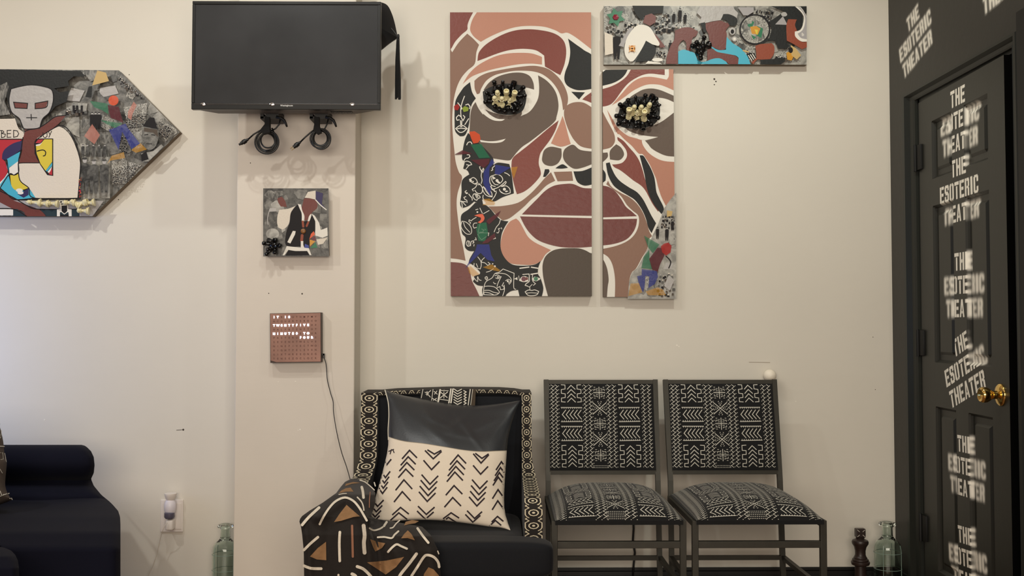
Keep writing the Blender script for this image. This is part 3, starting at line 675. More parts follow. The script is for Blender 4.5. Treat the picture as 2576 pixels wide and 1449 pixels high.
Z2 = (1130, 330, .14493); Z3 = (1130, 500, .17940); Z1 = (1110, 10, .27605)
film(P1, fz(*Z2, [(345, 10), (440, 0), (530, 60), (545, 140), (500, 200), (420, 215), (380, 120)]), 'orange', YP, .75)
film(P1, fz(*Z2, [(370, 235), (560, 220), (620, 330), (710, 460), (520, 470), (440, 340)]), 'green', YP)
film(P1, fz(*Z2, [(100, 400), (230, 330), (400, 390), (100, 410)]), 'maroon', YP, .8)
film(P1, fz(*Z2, [(380, 500), (700, 480), (690, 560), (600, 640)]), 'maroon', YP, .45)
film(P1, fz(*Z2, [(740, 480), (790, 545), (700, 640), (690, 880), (725, 1000), (715, 1130), (640, 1010), (590, 900), (600, 700), (680, 590)]), 'blue', YP, .66)
film(P1, fz(*Z2, [(800, 580), (1070, 630), (860, 760), (790, 740)]), 'blue', YP, .66)
film(P1, fz(*Z2, [(1065, 630), (1190, 615), (1120, 830)]), 'yellow', YP, .4)
film(P1, fz(*Z2, [(590, 1180), (700, 1170), (800, 1240), (780, 1280), (570, 1285), (640, 1250)]), 'yellow', YP, .85)
film(P1, fz(*Z3, [(400, 350), (520, 330), (545, 480), (500, 600), (410, 590), (380, 430)]), 'green', YP, .6)
film(P1, fz(*Z3, [(725, 165), (680, 250), (560, 360), (520, 320), (540, 290)]), 'maroon', YP, .85)
film(P1, fz(*Z3, [(480, 600), (640, 480), (650, 540), (540, 620), (460, 630)]), 'maroon', YP, .7)
film(P1, fz(*Z3, [(390, 640), (560, 640), (590, 790), (640, 880), (540, 860), (440, 760), (340, 860), (225, 975), (280, 880), (370, 720)]), 'blue', YP, .75)
film(P1, fz(*Z3, [(260, 960), (300, 940), (430, 1060), (330, 1090), (280, 1040)]), 'yellow', YP, .85)
film(P1, fz(*Z3, [(470, 960), (600, 920), (720, 1005), (690, 1020), (560, 990)]), 'yellow', YP, .5)
film(P1, fz(*Z1, [(115, 930), (150, 910), (168, 940), (150, 970), (120, 965)]), 'red', YP, .8)
film(P1, fz(*Z1, [(190, 950), (215, 930), (250, 945), (245, 975), (205, 985)]), 'lime', YP, .8)
# chess pieces glued in the eye
E1 = (1180, 190, .0759)
R = random.Random(4)
for i, (x, y, a) in enumerate(((850, 330, 100), (1120, 320, 92), (1470, 370, 80), (680, 620, 165), (640, 860, 195), (900, 960, 235), (1180, 1100, 268), (1450, 1120, 290), (1640, 900, 325), (1740, 680, 2), (1720, 470, 40), (1290, 1000, 275), (1030, 1060, 250), (760, 760, 180), (1000, 480, 95), (1330, 480, 88), (1560, 1020, 300))):
    r_ = math.radians(a); chess(P1, E1[0] + x * E1[2], E1[1] + y * E1[2], LASTY - .012 - .001 * (i % 3), (math.cos(r_), -.5, math.sin(r_)), .046, 'pbr'[i % 3 if i < 3 else 0], False, 1.35)
for i, (x, y) in enumerate(((955, 640), (1235, 640), (1490, 680), (860, 830), (1085, 850), (1340, 900))):
    chess(P1, E1[0] + x * E1[2], E1[1] + y * E1[2], LASTY - .031, ((i % 3 - 1) * .12, -.86, .42), .052, 'prrppb'[i], True, 1.15)

# ---- narrow right panel of the face
P2 = thing('face_painting', at(1608, 747, 0), 'narrow painted panel continuing the face, grey collage in its lower corner', 'painting')
pts = [(1516, 176), (1694, 174), (1699, 747), (1518, 747)]
panel(-0.002, YP, pts, P2)
A = Art(YP, pts); A.frame(1490, 160, .2070)
A.p('black', [(100, 125), (165, 75), (200, 60), (435, 60), (400, 130), (340, 190), (240, 240), (100, 275)])
A.p('red', [(480, 50), (880, 50), (880, 140), (800, 130), (720, 122), (640, 130), (560, 160), (460, 220), (390, 290), (330, 370), (280, 440), (230, 490), (170, 515), (100, 525), (100, 315), (220, 280), (330, 225), (420, 150)])
A.p('peach', [(930, 50), (1010, 50), (1010, 335), (900, 285), (820, 258), (720, 250), (640, 262), (560, 295), (480, 340), (400, 400), (300, 470), (235, 508), (300, 430), (370, 350), (440, 270), (520, 205), (600, 170), (690, 160), (780, 170), (905, 195), (930, 150)])
A.p('dark', [(420, 455), (470, 400), (540, 355), (620, 315), (720, 302), (820, 320), (920, 360), (1010, 400), (1010, 478), (900, 430), (780, 415), (600, 440)])
A.p('peach2', [(178, 560), (250, 680), (310, 780), (420, 870), (500, 900), (600, 925), (615, 990), (680, 1080), (780, 1150), (880, 1185), (1010, 1195), (1010, 1600), (940, 1680), (900, 1740), (840, 1620), (800, 1500), (775, 1400), (740, 1320), (700, 1230), (650, 1150), (610, 1100), (560, 1090), (480, 1000), (400, 930), (330, 860), (305, 850), (240, 730)])
A.p('dark', [(400, 780), (470, 790), (640, 780), (770, 740), (850, 700), (920, 650), (1010, 580), (1010, 1130), (900, 1120), (800, 1080), (720, 1030), (680, 980), (640, 935), (720, 915), (800, 893), (700, 885), (560, 860), (450, 820)])
A.p('brown', [(100, 530), (125, 580), (170, 670), (220, 760), (260, 840), (275, 900), (270, 960), (220, 1020), (100, 1050)])
A.p('dark', [(290, 980), (350, 1020), (385, 1090), (370, 1140), (320, 1175), (215, 1165), (215, 1060)])
A.p('dark', [(100, 1085), (185, 1080), (185, 1140), (100, 1220)])
A.p('red', [(305, 890), (380, 940), (450, 1020), (520, 1100), (570, 1180), (610, 1290), (640, 1400), (670, 1480), (740, 1600), (825, 1740), (800, 1800), (730, 1700), (650, 1550), (590, 1480), (500, 1420), (400, 1340), (330, 1290), (270, 1260), (240, 1225), (300, 1222), (370, 1200), (420, 1130), (410, 1050), (350, 970), (310, 930)])
A.up()
A.p('black', [(575, 1115), (620, 1120), (660, 1180), (710, 1270), (750, 1370), (765, 1450), (780, 1560), (815, 1640), (870, 1760), (842, 1830), (760, 1730), (690, 1600), (655, 1470), (635, 1350), (605, 1230)])
A.p('black', [(100, 1255), (160, 1330), (162, 1420), (130, 1445), (100, 1445)])
A.p('white', [(150, 1190), (225, 1180), (265, 1290), (300, 1370), (240, 1470), (180, 1370)])
A.p('black', [(165, 1210), (212, 1200), (235, 1270), (280, 1360), (340, 1430), (440, 1500), (540, 1560), (610, 1640), (660, 1730), (720, 1850), (775, 1940), (720, 2060), (680, 1990), (650, 1880), (600, 1770), (520, 1660), (430, 1600), (330, 1540), (250, 1470), (190, 1350)])
A.p('white', [(340, 770), (450, 825), (560, 862), (700, 883), (800, 892), (700, 915), (600, 928), (500, 892), (410, 850)])
A.p('black', [(330, 560), (340, 510), (380, 470), (460, 420), (600, 400), (780, 415), (815, 500), (820, 610), (770, 720), (640, 780), (470, 790), (340, 760), (300, 690)])
A.frame(1490, 440, .23466)
A.p('lip', [(100, 112), (180, 130), (250, 180), (310, 260), (360, 340), (420, 390), (478, 442), (100, 455)])
A.p('lip', [(100, 476), (480, 470), (470, 540), (440, 610), (380, 680), (300, 720), (200, 745), (100, 757)])
A.p('brown', [(168, 62), (210, 130), (310, 195), (400, 240), (480, 310), (540, 400), (580, 500), (610, 600), (640, 655), (600, 700), (590, 790), (530, 890), (470, 1000), (420, 1050), (395, 1150), (380, 1330), (240, 1330), (245, 1200), (240, 1080), (215, 960), (170, 880), (100, 835), (100, 795), (250, 762), (370, 712), (450, 642), (495, 545), (495, 440), (430, 380), (370, 320), (310, 230), (230, 160), (150, 100)])
A.p('dark', [(100, 890), (130, 930), (160, 1010), (175, 1120), (165, 1200), (155, 1330), (100, 1330)])
A.collage([(900, 190), (840, 260), (775, 350), (700, 540), (640, 660), (600, 780), (480, 1000), (420, 1050), (395, 1150), (378, 1330), (900, 1330)], 46, 5, 16, ('c3', 'c4', 'c2', 'c5', 'c1', 'c3'))
A.p('silver', [(790, 940), (870, 950), (850, 1010), (760, 1010)], False); A.l('ink', [(790, 870), (840, 930), (820, 1000)], 12)
A.crowd([(760, 400), (885, 420), (885, 560), (720, 560)], 6, 4, 21); A.crowd([(700, 1060), (880, 1020), (880, 1290), (700, 1290)], 5, 5, 22)
for x, y, h in ((700, 560, 130), (800, 560, 150), (860, 480, 120)): A.person(x, y, h, 'ink', 'c3')
A.p('tan', [(800, 380), (860, 390), (850, 440), (800, 450)], False); A.p('silver', [(770, 1190), (820, 1070), (880, 1130), (830, 1240)], False)
A.build(P2)
Z4 = (1490, 440, .23466)
film(P2, fz(*Z4, [(555, 650), (720, 745), (650, 840), (600, 780)]), 'green', YP, .85); film(P2, fz(*Z4, [(610, 800), (550, 880), (525, 1000), (650, 1010), (615, 900)]), 'green', YP, .8)
film(P2, fz(*Z4, [(700, 780), (780, 780), (770, 870), (730, 950), (700, 1040), (640, 1010), (610, 900)]), 'maroon', YP, .88)
film(P2, fz(*Z4, [(735, 765), (770, 735), (815, 725), (850, 760), (840, 830), (790, 865), (750, 830)]), 'red', YP, .8)
film(P2, fz(*Z4, [(530, 1010), (690, 1030), (705, 1090), (670, 1170), (600, 1215), (610, 1090), (570, 1080), (560, 1210), (545, 1260), (500, 1170), (480, 1085), (530, 1075)]), 'blue', YP, .85)
film(P2, fz(*Z4, [(410, 1165), (500, 1160), (535, 1260), (385, 1300)]), 'yellow', YP, .65); film(P2, fz(*Z4, [(570, 1250), (700, 1205), (760, 1230), (790, 1290), (600, 1290)]), 'yellow', YP, .65)
E2 = (1500, 180, .10353)
for i, (x, y, a) in enumerate(((630, 860, 140), (800, 770, 115), (960, 700, 98), (1180, 660, 85), (1330, 680, 70), (560, 1080, 185), (600, 1250, 205), (800, 1240, 250), (960, 1280, 268), (1130, 1290, 272), (1290, 1230, 300), (1430, 1100, 335), (1450, 830, 5), (1400, 720, 45), (720, 930, 150), (1020, 1180, 270), (1350, 970, 350), (1060, 790, 95))):
    r_ = math.radians(a); chess(P2, E2[0] + x * E2[2], E2[1] + y * E2[2], LASTY - .012 - .001 * (i % 3), (math.cos(r_), -.5, math.sin(r_)), .046, 'ppbpr'[i % 5], False, 1.35)
for i, (x, y) in enumerate(((790, 1010), (900, 920), (990, 1060), (1070, 920), (1165, 1060), (1270, 860))):
    chess(P2, E2[0] + x * E2[2], E2[1] + y * E2[2], LASTY - .031, (.15 if i in (1, 3, 5) else -.05, -.86, .42), .052, 'rpbprp'[i], True, 1.15)

# ---- long painting above
P3 = thing('collage_painting', at(1775, 161, 0), 'long horizontal collage painting with turquoise figure and black ring above the face', 'painting')
pts = [(1520, 14), (2029, 16), (2030, 162), (1520, 160)]
Y3 = -0.036
panel(-0.002, Y3, pts, P3)
A = Art(Y3, pts); A.frame(1500, 0, .2174)
A.collage([(85, 70), (2435, 70), (2435, 748), (85, 748)], 210, 21, 14, ('c3', 'c2', 'c4', 'c2', 'c5', 'c1', 'c3'))
A.crowd([(120, 250), (330, 320), (330, 420), (120, 350)], 7, 2, 1); A.crowd([(640, 180), (830, 120), (900, 330), (700, 380)], 9, 4, 2); A.crowd([(780, 270), (1180, 300), (1180, 340), (780, 340)], 14, 1, 3); A.crowd([(330, 240), (540, 240), (430, 340), (340, 420)], 7, 3, 4); A.crowd([(1830, 90), (2040, 110), (2040, 260), (1900, 200)], 9, 3, 5); A.crowd([(1640, 600), (1830, 560), (1840, 720), (1700, 740)], 6, 2, 6); A.crowd([(2080, 620), (2200, 640), (2200, 680), (2080, 670)], 8, 1, 7); A.crowd([(700, 560), (800, 560), (800, 700), (700, 680)], 4, 3, 8)
for x, y, h in ((240, 370, 330), (970, 95, 160), (900, 140, 120), (1030, 150, 130), (860, 470, 150)): A.person(x, y, h, 'ink', 'c5')
A.p('white2', [(95, 370), (190, 410), (195, 620), (100, 640)], False)
A.p('grey', [(260, 530), (380, 320), (430, 320), (330, 500), (320, 545)], False)
A.p('grey', [(1640, 85), (1820, 85), (1825, 135), (1750, 180), (1700, 175)], False)
A.p('black', [(415, 60), (780, 60), (772, 150), (640, 165), (560, 180), (540, 230), (500, 215), (450, 150)])
A.p('skin', [(565, 180), (640, 155), (690, 190), (685, 260), (620, 300), (540, 262)])
A.p('skin', [(655, 370), (700, 415), (745, 470), (800, 545), (740, 552), (715, 500)])
A.p('white', [(430, 330), (470, 295), (520, 284), (590, 300), (640, 340), (690, 430), (732, 500), (720, 532), (640, 510), (575, 470), (530, 560), (480, 640), (430, 705), (390, 712), (340, 650), (325, 560), (350, 450), (390, 380)])
A.p('black', [(578, 472), (660, 520), (690, 550), (690, 620), (620, 705), (450, 718), (500, 620)], False)
A.c('white', 708, 692, 62, 22); A.p('white', [(560, 745), (600, 705), (745, 725), (745, 748)], False)
A.p('green', [(225 + (112 if k % 2 == 0 else 66) * math.cos(PI * k / 6 + .3) , 200 + (112 if k % 2 == 0 else 66) * math.sin(PI * k / 6 + .3)) for k in range(12)], False)
A.p('skin', [(910, 355), (1000, 320), (1100, 320), (1180, 370), (1150, 420), (1110, 450), (1090, 600), (1045, 590), (1040, 500), (1010, 462), (980, 482), (950, 540), (945, 640), (945, 760), (810, 760), (815, 660), (860, 530), (905, 450)])
A.p('cyan', [(948, 595), (1010, 575), (1090, 595), (1140, 620), (1180, 700), (1250, 715), (1350, 680), (1440, 675), (1500, 712), (1530, 760), (948, 760)])
A.p('cyan', [(1508, 425), (1580, 500), (1660, 550), (1710, 600), (1755, 660), (1790, 760), (1640, 760), (1647, 670), (1610, 642), (1500, 622), (1400, 600), (1340, 560), (1318, 520), (1370, 560), (1430, 580), (1502, 575), (1500, 500)])
A.p('skin', [(1265, 270), (1350, 250), (1440, 240), (1510, 265), (1552, 250), (1545, 290), (1500, 350), (1510, 400), (1500, 560), (1450, 580), (1380, 560), (1320, 520), (1300, 400), (1270, 340)])
A.p('skin', [(1285, 575), (1340, 560), (1400, 600), (1500, 620), (1600, 642), (1647, 680), (1640, 745), (1560, 748), (1500, 712), (1430, 675), (1350, 680), (1285, 705)])
A.up()
A.p('silver', [(1205, 60), (1580, 60), (1600, 110), (1642, 150), (1625, 210), (1560, 205), (1470, 170), (1440, 232), (1350, 245), (1250, 270), (1188, 272), (1215, 200), (1165, 150)], False)
A.p('black', [(1470, 163), (1540, 165), (1620, 205), (1632, 260), (1600, 302), (1540, 290), (1510, 240), (1448, 222)]); A.p('black', [(1205, 268), (1258, 258), (1275, 375), (1242, 372)])
A.c('silver', 1575, 360, 36, 44); A.c('ink', 1575, 365, 20, 26); A.c('silver', 1600, 450, 30); A.c('white', 1600, 450, 16)
A.collage([(1835 + 165 * math.cos(i * PI / 10), 340 + 165 * math.sin(i * PI / 10)) for i in range(20)], 26, 8, 12, ('c2', 'c4', 'c3'))
for q, cc in (([(1760, 240), (1830, 250), (1800, 330), (1750, 300)], 'green'), ([(1860, 300), (1930, 330), (1910, 440), (1850, 410)], 'green'), ([(1780, 310), (1850, 300), (1900, 330), (1870, 400), (1800, 390)], 'ochre'), ([(1830, 340), (1870, 345), (1860, 410)], 'yellow'), ([(1790, 400), (1850, 430), (1820, 460)], 'green'), ([(1760, 230), (1800, 225), (1800, 270), (1755, 280)], 'c3')): A.p(cc, q, False)
A.l('ink', [(1835 + 170 * math.cos(i * PI / 14), 340 + 168 * math.sin(i * PI / 14)) for i in range(28)], 17, True, True)
A.p('black', [(1880, 508), (1940, 470), (2000, 440), (2032, 340), (2000, 250), (2080, 200), (2150, 150), (2220, 180), (2210, 290), (2200, 500), (2245, 530), (2200, 562), (2105, 562), (2070, 470), (1990, 470), (1930, 505)], False)
A.p('grey', [(2160, 188), (2212, 288), (2070, 282)], False); A.c('silver', 2175, 165, 36, 26)
A.p('black', [(1985, 60), (2300, 60), (2360, 140), (2392, 200), (2380, 300), (2330, 355), (2300, 300), (2320, 240), (2220, 222), (2200, 150), (2120, 110)]); A.p('black', [(2360, 70), (2445, 70), (2445, 160), (2415, 150)], False)
A.p('brick', [(2220, 222), (2320, 225), (2300, 290), (2322, 360), (2310, 430), (2380, 485), (2450, 480), (2440, 545), (2380, 570), (2300, 520), (2205, 470), (2200, 300)])
A.p('brick', [(1840, 532), (1900, 510), (2030, 500), (2060, 540), (2055, 620), (2000, 690), (1900, 690), (1860, 692), (1815, 745), (1795, 720), (1850, 660)])
A.p('black', [(1900, 690), (2060, 682), (2070, 668), (2182, 670), (2182, 712), (2110, 760), (1900, 760)], False)
A.p('white', [(2300, 75), (2370, 90), (2420, 165), (2450, 250), (2440, 480), (2370, 478), (2305, 425), (2298, 365), (2360, 345), (2392, 280), (2402, 200), (2370, 140)])
A.up(); A.p('grey', [(2330, 80), (2375, 100), (2425, 180), (2455, 260), (2445, 455), (2370, 440), (2330, 390), (2385, 350), (2412, 280), (2415, 200), (2380, 130)])
A.l('white', [(2382, 380), (2382, 412)], 8); A.l('white', [(2382, 400), (2396, 392), (2402, 405), (2390, 415), (2382, 410)], 6)
A.l('tan', [(1700, 585), (1760, 600)], 16)
for i in range(6): A.l('ink' if i % 2 else 'white', [(1760 + i * 12, 640 - i * 4), (1800 + i * 10, 700 - i * 6)], 10)
A.p('ochre', [(2200, 610), (2250, 590), (2290, 640), (2260, 700), (2210, 690)]); A.p('tan', [(2250, 520), (2310, 560), (2370, 640), (2320, 690), (2260, 640)], False); A.c('ink', 2250, 580, 26, 34)
A.build(P3)
st = MB().lathe([(.0, .0035), (.012, .003), (.0135, 0)], at(1500 + 225 * .2174, 200 * .2174, LASTY), (0, -1, 0), 6).build('glass_gem', mat('crimson_glass', (130, 10, 40), .1, coat=.5), P3)
st = MB().lathe([(.0, .006), (.008, .006), (.0125, .004), (.0135, 0)], at(1500 + 415 * .2174, 562 * .2174, LASTY), (0, -1, 0), 10).build('medallion', mat('amber_medallion', (190, 120, 50), .25), P3, smooth=40)
m = MB()
for a in (45, 135): m.ribbon([(415 - 45 * math.cos(math.radians(a)), 562 - 45 * math.sin(math.radians(a))), (415 + 45 * math.cos(math.radians(a)), 562 + 45 * math.sin(math.radians(a)))], 16, lambda x, y: at(1500 + x * .2174, y * .2174, LASTY - .0066), 1e9)
m.build('medallion_cross', mat('amber_light', (220, 170, 110), .3), st)
for x, y, a in ((1240, 470, 80), (1140, 540, 170), (1260, 530, 200), (1210, 620, 255), (1180, 520, 130), (1200, 650, 280)):
    r_ = math.radians(a); chess(P3, 1500 + x * .2174, y * .2174, LASTY - .010, (math.cos(r_), -.5, math.sin(r_)), .044, 'p', False, 1.4)

# ---- arrow shaped painting at the left
P4 = thing('arrow_painting', at(150, 544, 0), 'arrow shaped collage painting pointing right, with white shirt and red, yellow and blue shapes', 'painting')
pts = [(-200, 172), (298, 177), (452, 332), (232, 544), (-200, 544)]
Y4 = -0.036
panel(-0.002, Y4, pts, P4)
A = Art(Y4, pts); A.frame(0, 160, .28977)
A.collage([(-700, 40), (1032, 58), (1562, 595), (800, 1326), (-700, 1326)], 260, 33, 19, ('c5', 'c4', 'c3', 'c1', 'c5', 'c2'))
A.p('c2', [(970, 880), (1105, 840), (1105, 1040), (975, 1050)], False); A.p('c2', [(1115, 850), (1230, 880), (1120, 990)], False); A.p('c2', [(1380, 480), (1520, 560), (1440, 680), (1370, 560)], False); A.p('c2', [(1070, 380), (1280, 340), (1260, 540), (1120, 560)], False)
A.p('c3', [(570, 340), (760, 345), (750, 430), (580, 410)], False); A.p('silver', [(620, 210), (735, 235), (690, 330), (575, 320)], False); A.p('c3', [(560, 470), (690, 460), (690, 640), (600, 600)], False)
A.p('c3', [(705, 810), (960, 810), (955, 1170), (700, 1175)], False); A.p('silver', [(870, 210), (1000, 190), (1030, 260), (900, 290), (865, 250)], True)
A.crowd([(975, 900), (1225, 860), (1130, 1020), (975, 1040)], 15, 9, 11); A.crowd([(1080, 440), (1290, 420), (1230, 540), (1110, 560)], 12, 7, 12); A.crowd([(1380, 480), (1500, 560), (1440, 640), (1380, 600)], 8, 6, 13); A.crowd([(580, 370), (760, 370), (760, 420), (580, 420)], 9, 1, 14); A.crowd([(1010, 80), (1150, 200), (1250, 300), (1060, 190)], 8, 4, 15); A.crowd([(1040, 620), (1110, 620), (1110, 760), (1040, 760)], 4, 6, 16)
for x, y, h in ((735, 815, 330), (815, 830, 310), (905, 830, 300)): A.person(x, y, h, 'c1', 'silver')
for x in (720, 760, 810, 860, 910): A.person(x, 700, 115, 'c1', 'silver')
for x in (800, 830, 860, 640, 670, 710): A.person(x, 350 if x < 750 else 420, 80 if x < 750 else 150, 'ink', 'silver')
# portrait of a man in a hat
A.p('c3', [(1330, 760), (1400, 700), (1420, 720), (1290, 850), (1240, 850), (1225, 780)], False); A.p('ink', [(1225, 790), (1270, 760), (1290, 830), (1230, 850)], False)
A.p('c5', [(1240, 545), (1360, 560), (1380, 620), (1350, 720), (1300, 755), (1250, 720), (1230, 640)]); A.p('dark2', [(1250, 555), (1365, 575), (1375, 640), (1330, 600), (1250, 590)], False)
A.p('ink', [(1240, 545), (1262, 510), (1300, 465), (1340, 470), (1362, 550), (1385, 570), (1320, 560)]); A.l('ink', [(1255, 620), (1285, 615)], 8); A.l('ink', [(1315, 618), (1345, 622)], 8); A.l('ink', [(1270, 695), (1320, 698)], 6)
A.p('tan', [(800, 190), (845, 60), (920, 78), (945, 152)], False); A.p('black', [(770, 200), (800, 195), (795, 295), (740, 290)], False)
A.p('black', [(-700, 40), (700, 62), (740, 110), (640, 110), (592, 150), (600, 195), (470, 215), (520, 250), (600, 235), (578, 330), (480, 372), (440, 420), (90, 420), (60, 300), (0, 250), (-60, 420), (-700, 420)], False)
A.p('c4', [(-40, 210), (60, 160), (75, 200), (40, 330), (90, 440), (-60, 460)], False)
A.p('white2', [(-700, 480), (0, 480), (130, 475), (160, 560), (205, 600), (205, 655), (-700, 655)]); 
A.p('crimson', [(-700, 657), (200, 657), (150, 690), (60, 730), (30, 790), (22, 830), (45, 850), (70, 930), (40, 990), (0, 1030), (-700, 1030)], False)
A.p('white', [(-100, 1030), (0, 1030), (40, 990), (68, 945), (75, 960), (0, 1075), (-100, 1075)], False)
A.p('skin', [(-700, 1100), (0, 1100), (100, 1160), (230, 1230), (330, 1262), (380, 1300), (400, 1330), (230, 1330), (120, 1262), (-700, 1200)])
A.p('grey', [(-700, 1200), (0, 1205), (110, 1262), (-700, 1262)], False)
A.p('cyan', [(0, 1050), (70, 955), (95, 1050), (150, 1090), (230, 1110), (250, 1080), (310, 1165), (140, 1180), (60, 1130), (5, 1082)], False)
A.p('grey', [(115, 1188), (900, 1192), (800, 1330), (690, 1330), (690, 1262), (330, 1262), (220, 1222)], False)
A.p('teal', [(110, 1262), (150, 1262), (235, 1330), (110, 1330)], False); A.p('teal', [(350, 1266), (685, 1266), (685, 1330), (410, 1330)], False)
A.p('white', [(-300, 1264), (114, 1264), (114, 1318), (-300, 1318)], False)
A.up()
A.p('navy', [(18, 830), (22, 780), (50, 735), (120, 690), (200, 668), (198, 740), (160, 765), (60, 832)]); A.p('cyan', [(60, 828), (180, 760), (160, 850), (80, 900), (78, 960), (60, 900)], False)
A.p('white', [(80, 905), (160, 845), (160, 940), (120, 965), (82, 955)], False); A.p('yellow', [(88, 966), (120, 968), (160, 946), (170, 1010), (245, 1080), (200, 1095), (140, 1100), (100, 1060)])
A.p('navy', [(150, 1130), (200, 1110), (250, 1080), (248, 1140), (205, 1165), (170, 1145)]); A.c('white', 168, 1100, 30, 16); A.c('white', 178, 1122, 26, 14)
A.p('white2', [(320, 640), (400, 600), (500, 540), (560, 570), (620, 640), (670, 760), (697, 880), (690, 1000), (672, 1167), (310, 1167), (250, 1080), (172, 1010), (158, 870), (200, 860), (340, 862)])
A.p('skin', [(215, 500), (330, 490), (345, 560), (400, 520), (480, 462), (572, 450), (500, 530), (400, 600), (320, 650), (298, 700), (310, 800), (342, 862), (162, 866), (190, 760), (200, 650), (215, 590)])
# plain grey head shape
A.p('silver', [(95, 220), (170, 200), (270, 185), (380, 200), (450, 230), (462, 320), (430, 420), (370, 480), (345, 560), (210, 565), (170, 480), (100, 420), (78, 320)])
A.p('skin', [(118, 335), (240, 345), (235, 390), (130, 385)]); A.p('skin', [(305, 345), (415, 325), (400, 380), (305, 392)])
A.up()
for q in ([(95, 220), (170, 200), (270, 185), (380, 200), (450, 230), (462, 320), (430, 420), (370, 480), (345, 560), (210, 565), (170, 480), (100, 420), (78, 320), (95, 220)], [(118, 335), (240, 345), (235, 390), (130, 385), (118, 335)], [(305, 345), (415, 325), (400, 380), (305, 392), (305, 345)], [(215, 590), (250, 575), (330, 560), (400, 520), (480, 462), (572, 450)], [(298, 700), (325, 655), (400, 602), (500, 545), (560, 545), (620, 610), (670, 720), (698, 850), (690, 1000), (676, 1168)], [(700, 1168), (300, 1168), (250, 1080), (172, 1010), (158, 870)], [(162, 866), (200, 862), (342, 862)], [(200, 640), (180, 760), (160, 850), (162, 940), (122, 968), (80, 960), (0, 1080), (60, 1130), (130, 1180), (300, 1168)], [(-300, 656), (200, 656)], [(60, 835), (75, 955)], [(0, 1105), (120, 1165), (230, 1230), (330, 1263), (680, 1263)], [(-100, 1262), (110, 1262), (230, 1325)], [(270, 440), (272, 490)], [(230, 470), (320, 470)]): A.l('ink', q, 8)
A.p('ink', [(-300, 873), (15, 878), (-300, 884)], False)
A.p('ink', [(325, 650), (462, 650), (462, 975), (410, 968), (350, 880), (300, 780), (300, 700)], False); A.up()
A.p('yellow', [(312, 720), (350, 700), (385, 658), (453, 658), (453, 852), (395, 930), (352, 870), (318, 780)], False); A.p('crimson', [(308, 690), (330, 660), (378, 658), (350, 690)], False); A.p('white', [(310, 705), (350, 695), (370, 680), (345, 712), (312, 716)], False)
A.p('cyan', [(453, 858), (453, 885), (408, 938), (397, 928)], False); A.p('white', [(453, 890), (440, 930), (425, 950), (412, 940)], False); A.p('crimson', [(453, 905), (453, 968), (422, 960)], False)
A.l('ink', [(322, 760), (370, 750), (395, 765), (392, 795), (375, 802)], 9)
# lettering on the shirt
for q in ([(12, 580), (12, 642), (40, 635), (46, 612), (12, 606)], [(-20, 580), (20, 582), (34, 595), (12, 606)]): A.l('ink', q, 6)
for q in ([(96, 578), (62, 580), (62, 640), (96, 638)], [(62, 608), (92, 607)], [(118, 578), (118, 640), (150, 632), (162, 608), (150, 584), (118, 578)], [(372, 600), (376, 635), (392, 644), (408, 632), (408, 595)], [(420, 590), (432, 615)], [(448, 585), (424, 640)], [(350, 640), (362, 632)]): A.l('ink', q, 6, False)
# king emblem
A.p('white', [(512, 1188), (585, 1188), (592, 1240), (592, 1262), (622, 1266), (622, 1326), (598, 1326), (594, 1290), (520, 1290), (520, 1326), (494, 1326), (494, 1266), (530, 1262)], False); A.up()
for q in ([(522, 1194), (538, 1194), (538, 1208), (522, 1208)], [(544, 1194), (560, 1194), (560, 1208), (544, 1208)], [(526, 1214), (582, 1214), (576, 1224), (530, 1224)], [(532, 1232), (582, 1232), (584, 1280), (560, 1304), (536, 1284)], [(522, 1326), (524, 1306), (560, 1318), (592, 1306), (592, 1326)]): A.p('ink', q, False)
A.l('white', [(532, 1240), (532, 1280), (558, 1306), (586, 1282), (586, 1238)], 6)
for i in range(40):
    R_ = random.Random(i); x = R_.uniform(685, 705); y = R_.uniform(990, 1160); A.c(R_.choice(('brick', 'navy', 'crimson', 'tan')), x, y, 5, n=6)
A.build(P4)
Z6 = (0, 160, .28977)
for q, cc, al in (([(780, 325), (830, 330), (935, 348), (940, 440), (880, 400), (820, 380)], 'green', .85), ([(935, 360), (1030, 375), (1070, 512), (960, 470)], 'maroon', .85), ([(875, 490), (1062, 520), (1000, 560), (920, 522)], 'green', .85), ([(945, 575), (1090, 520), (1110, 560), (1215, 695), (1140, 742), (1095, 650), (1060, 590), (1030, 750)], 'blue', .85), ([(970, 800), (1075, 768), (1085, 820), (960, 842), (930, 872)], 'yellow', .8), ([(1140, 750), (1220, 690), (1275, 745), (1180, 775)], 'yellow', .8), ([(800, 525), (868, 620), (820, 700), (730, 630)], 'pink', .62), ([(1160, 330), (1187, 360), (1150, 440), (1140, 490), (1110, 470), (1110, 420)], 'pink', .62), ([(1000 - 15 + 44 * math.cos(i * PI / 8), 320 + 44 * math.sin(i * PI / 8)) for i in range(16)], 'orange', .9)):
    film(P4, fz(*Z6, q), cc, Y4, al)
for x, y, a, k in ((290, 1205, 176, 'b'), (370, 1215, 178, 'p'), (452, 1215, 176, 'p'), (600, 1208, 178, 'p'), (655, 1215, 150, 'p'), (715, 1212, 20, 'r'), (770, 1212, 190, 'p'), (720, 1278, 178, 'p')):
    r_ = math.radians(a); chess(P4, x * Z6[2], 160 + y * Z6[2], LASTY - .013, (math.cos(r_), -.12, math.sin(r_)), .048 if k != 'b' else .058, k, True, 1.3)

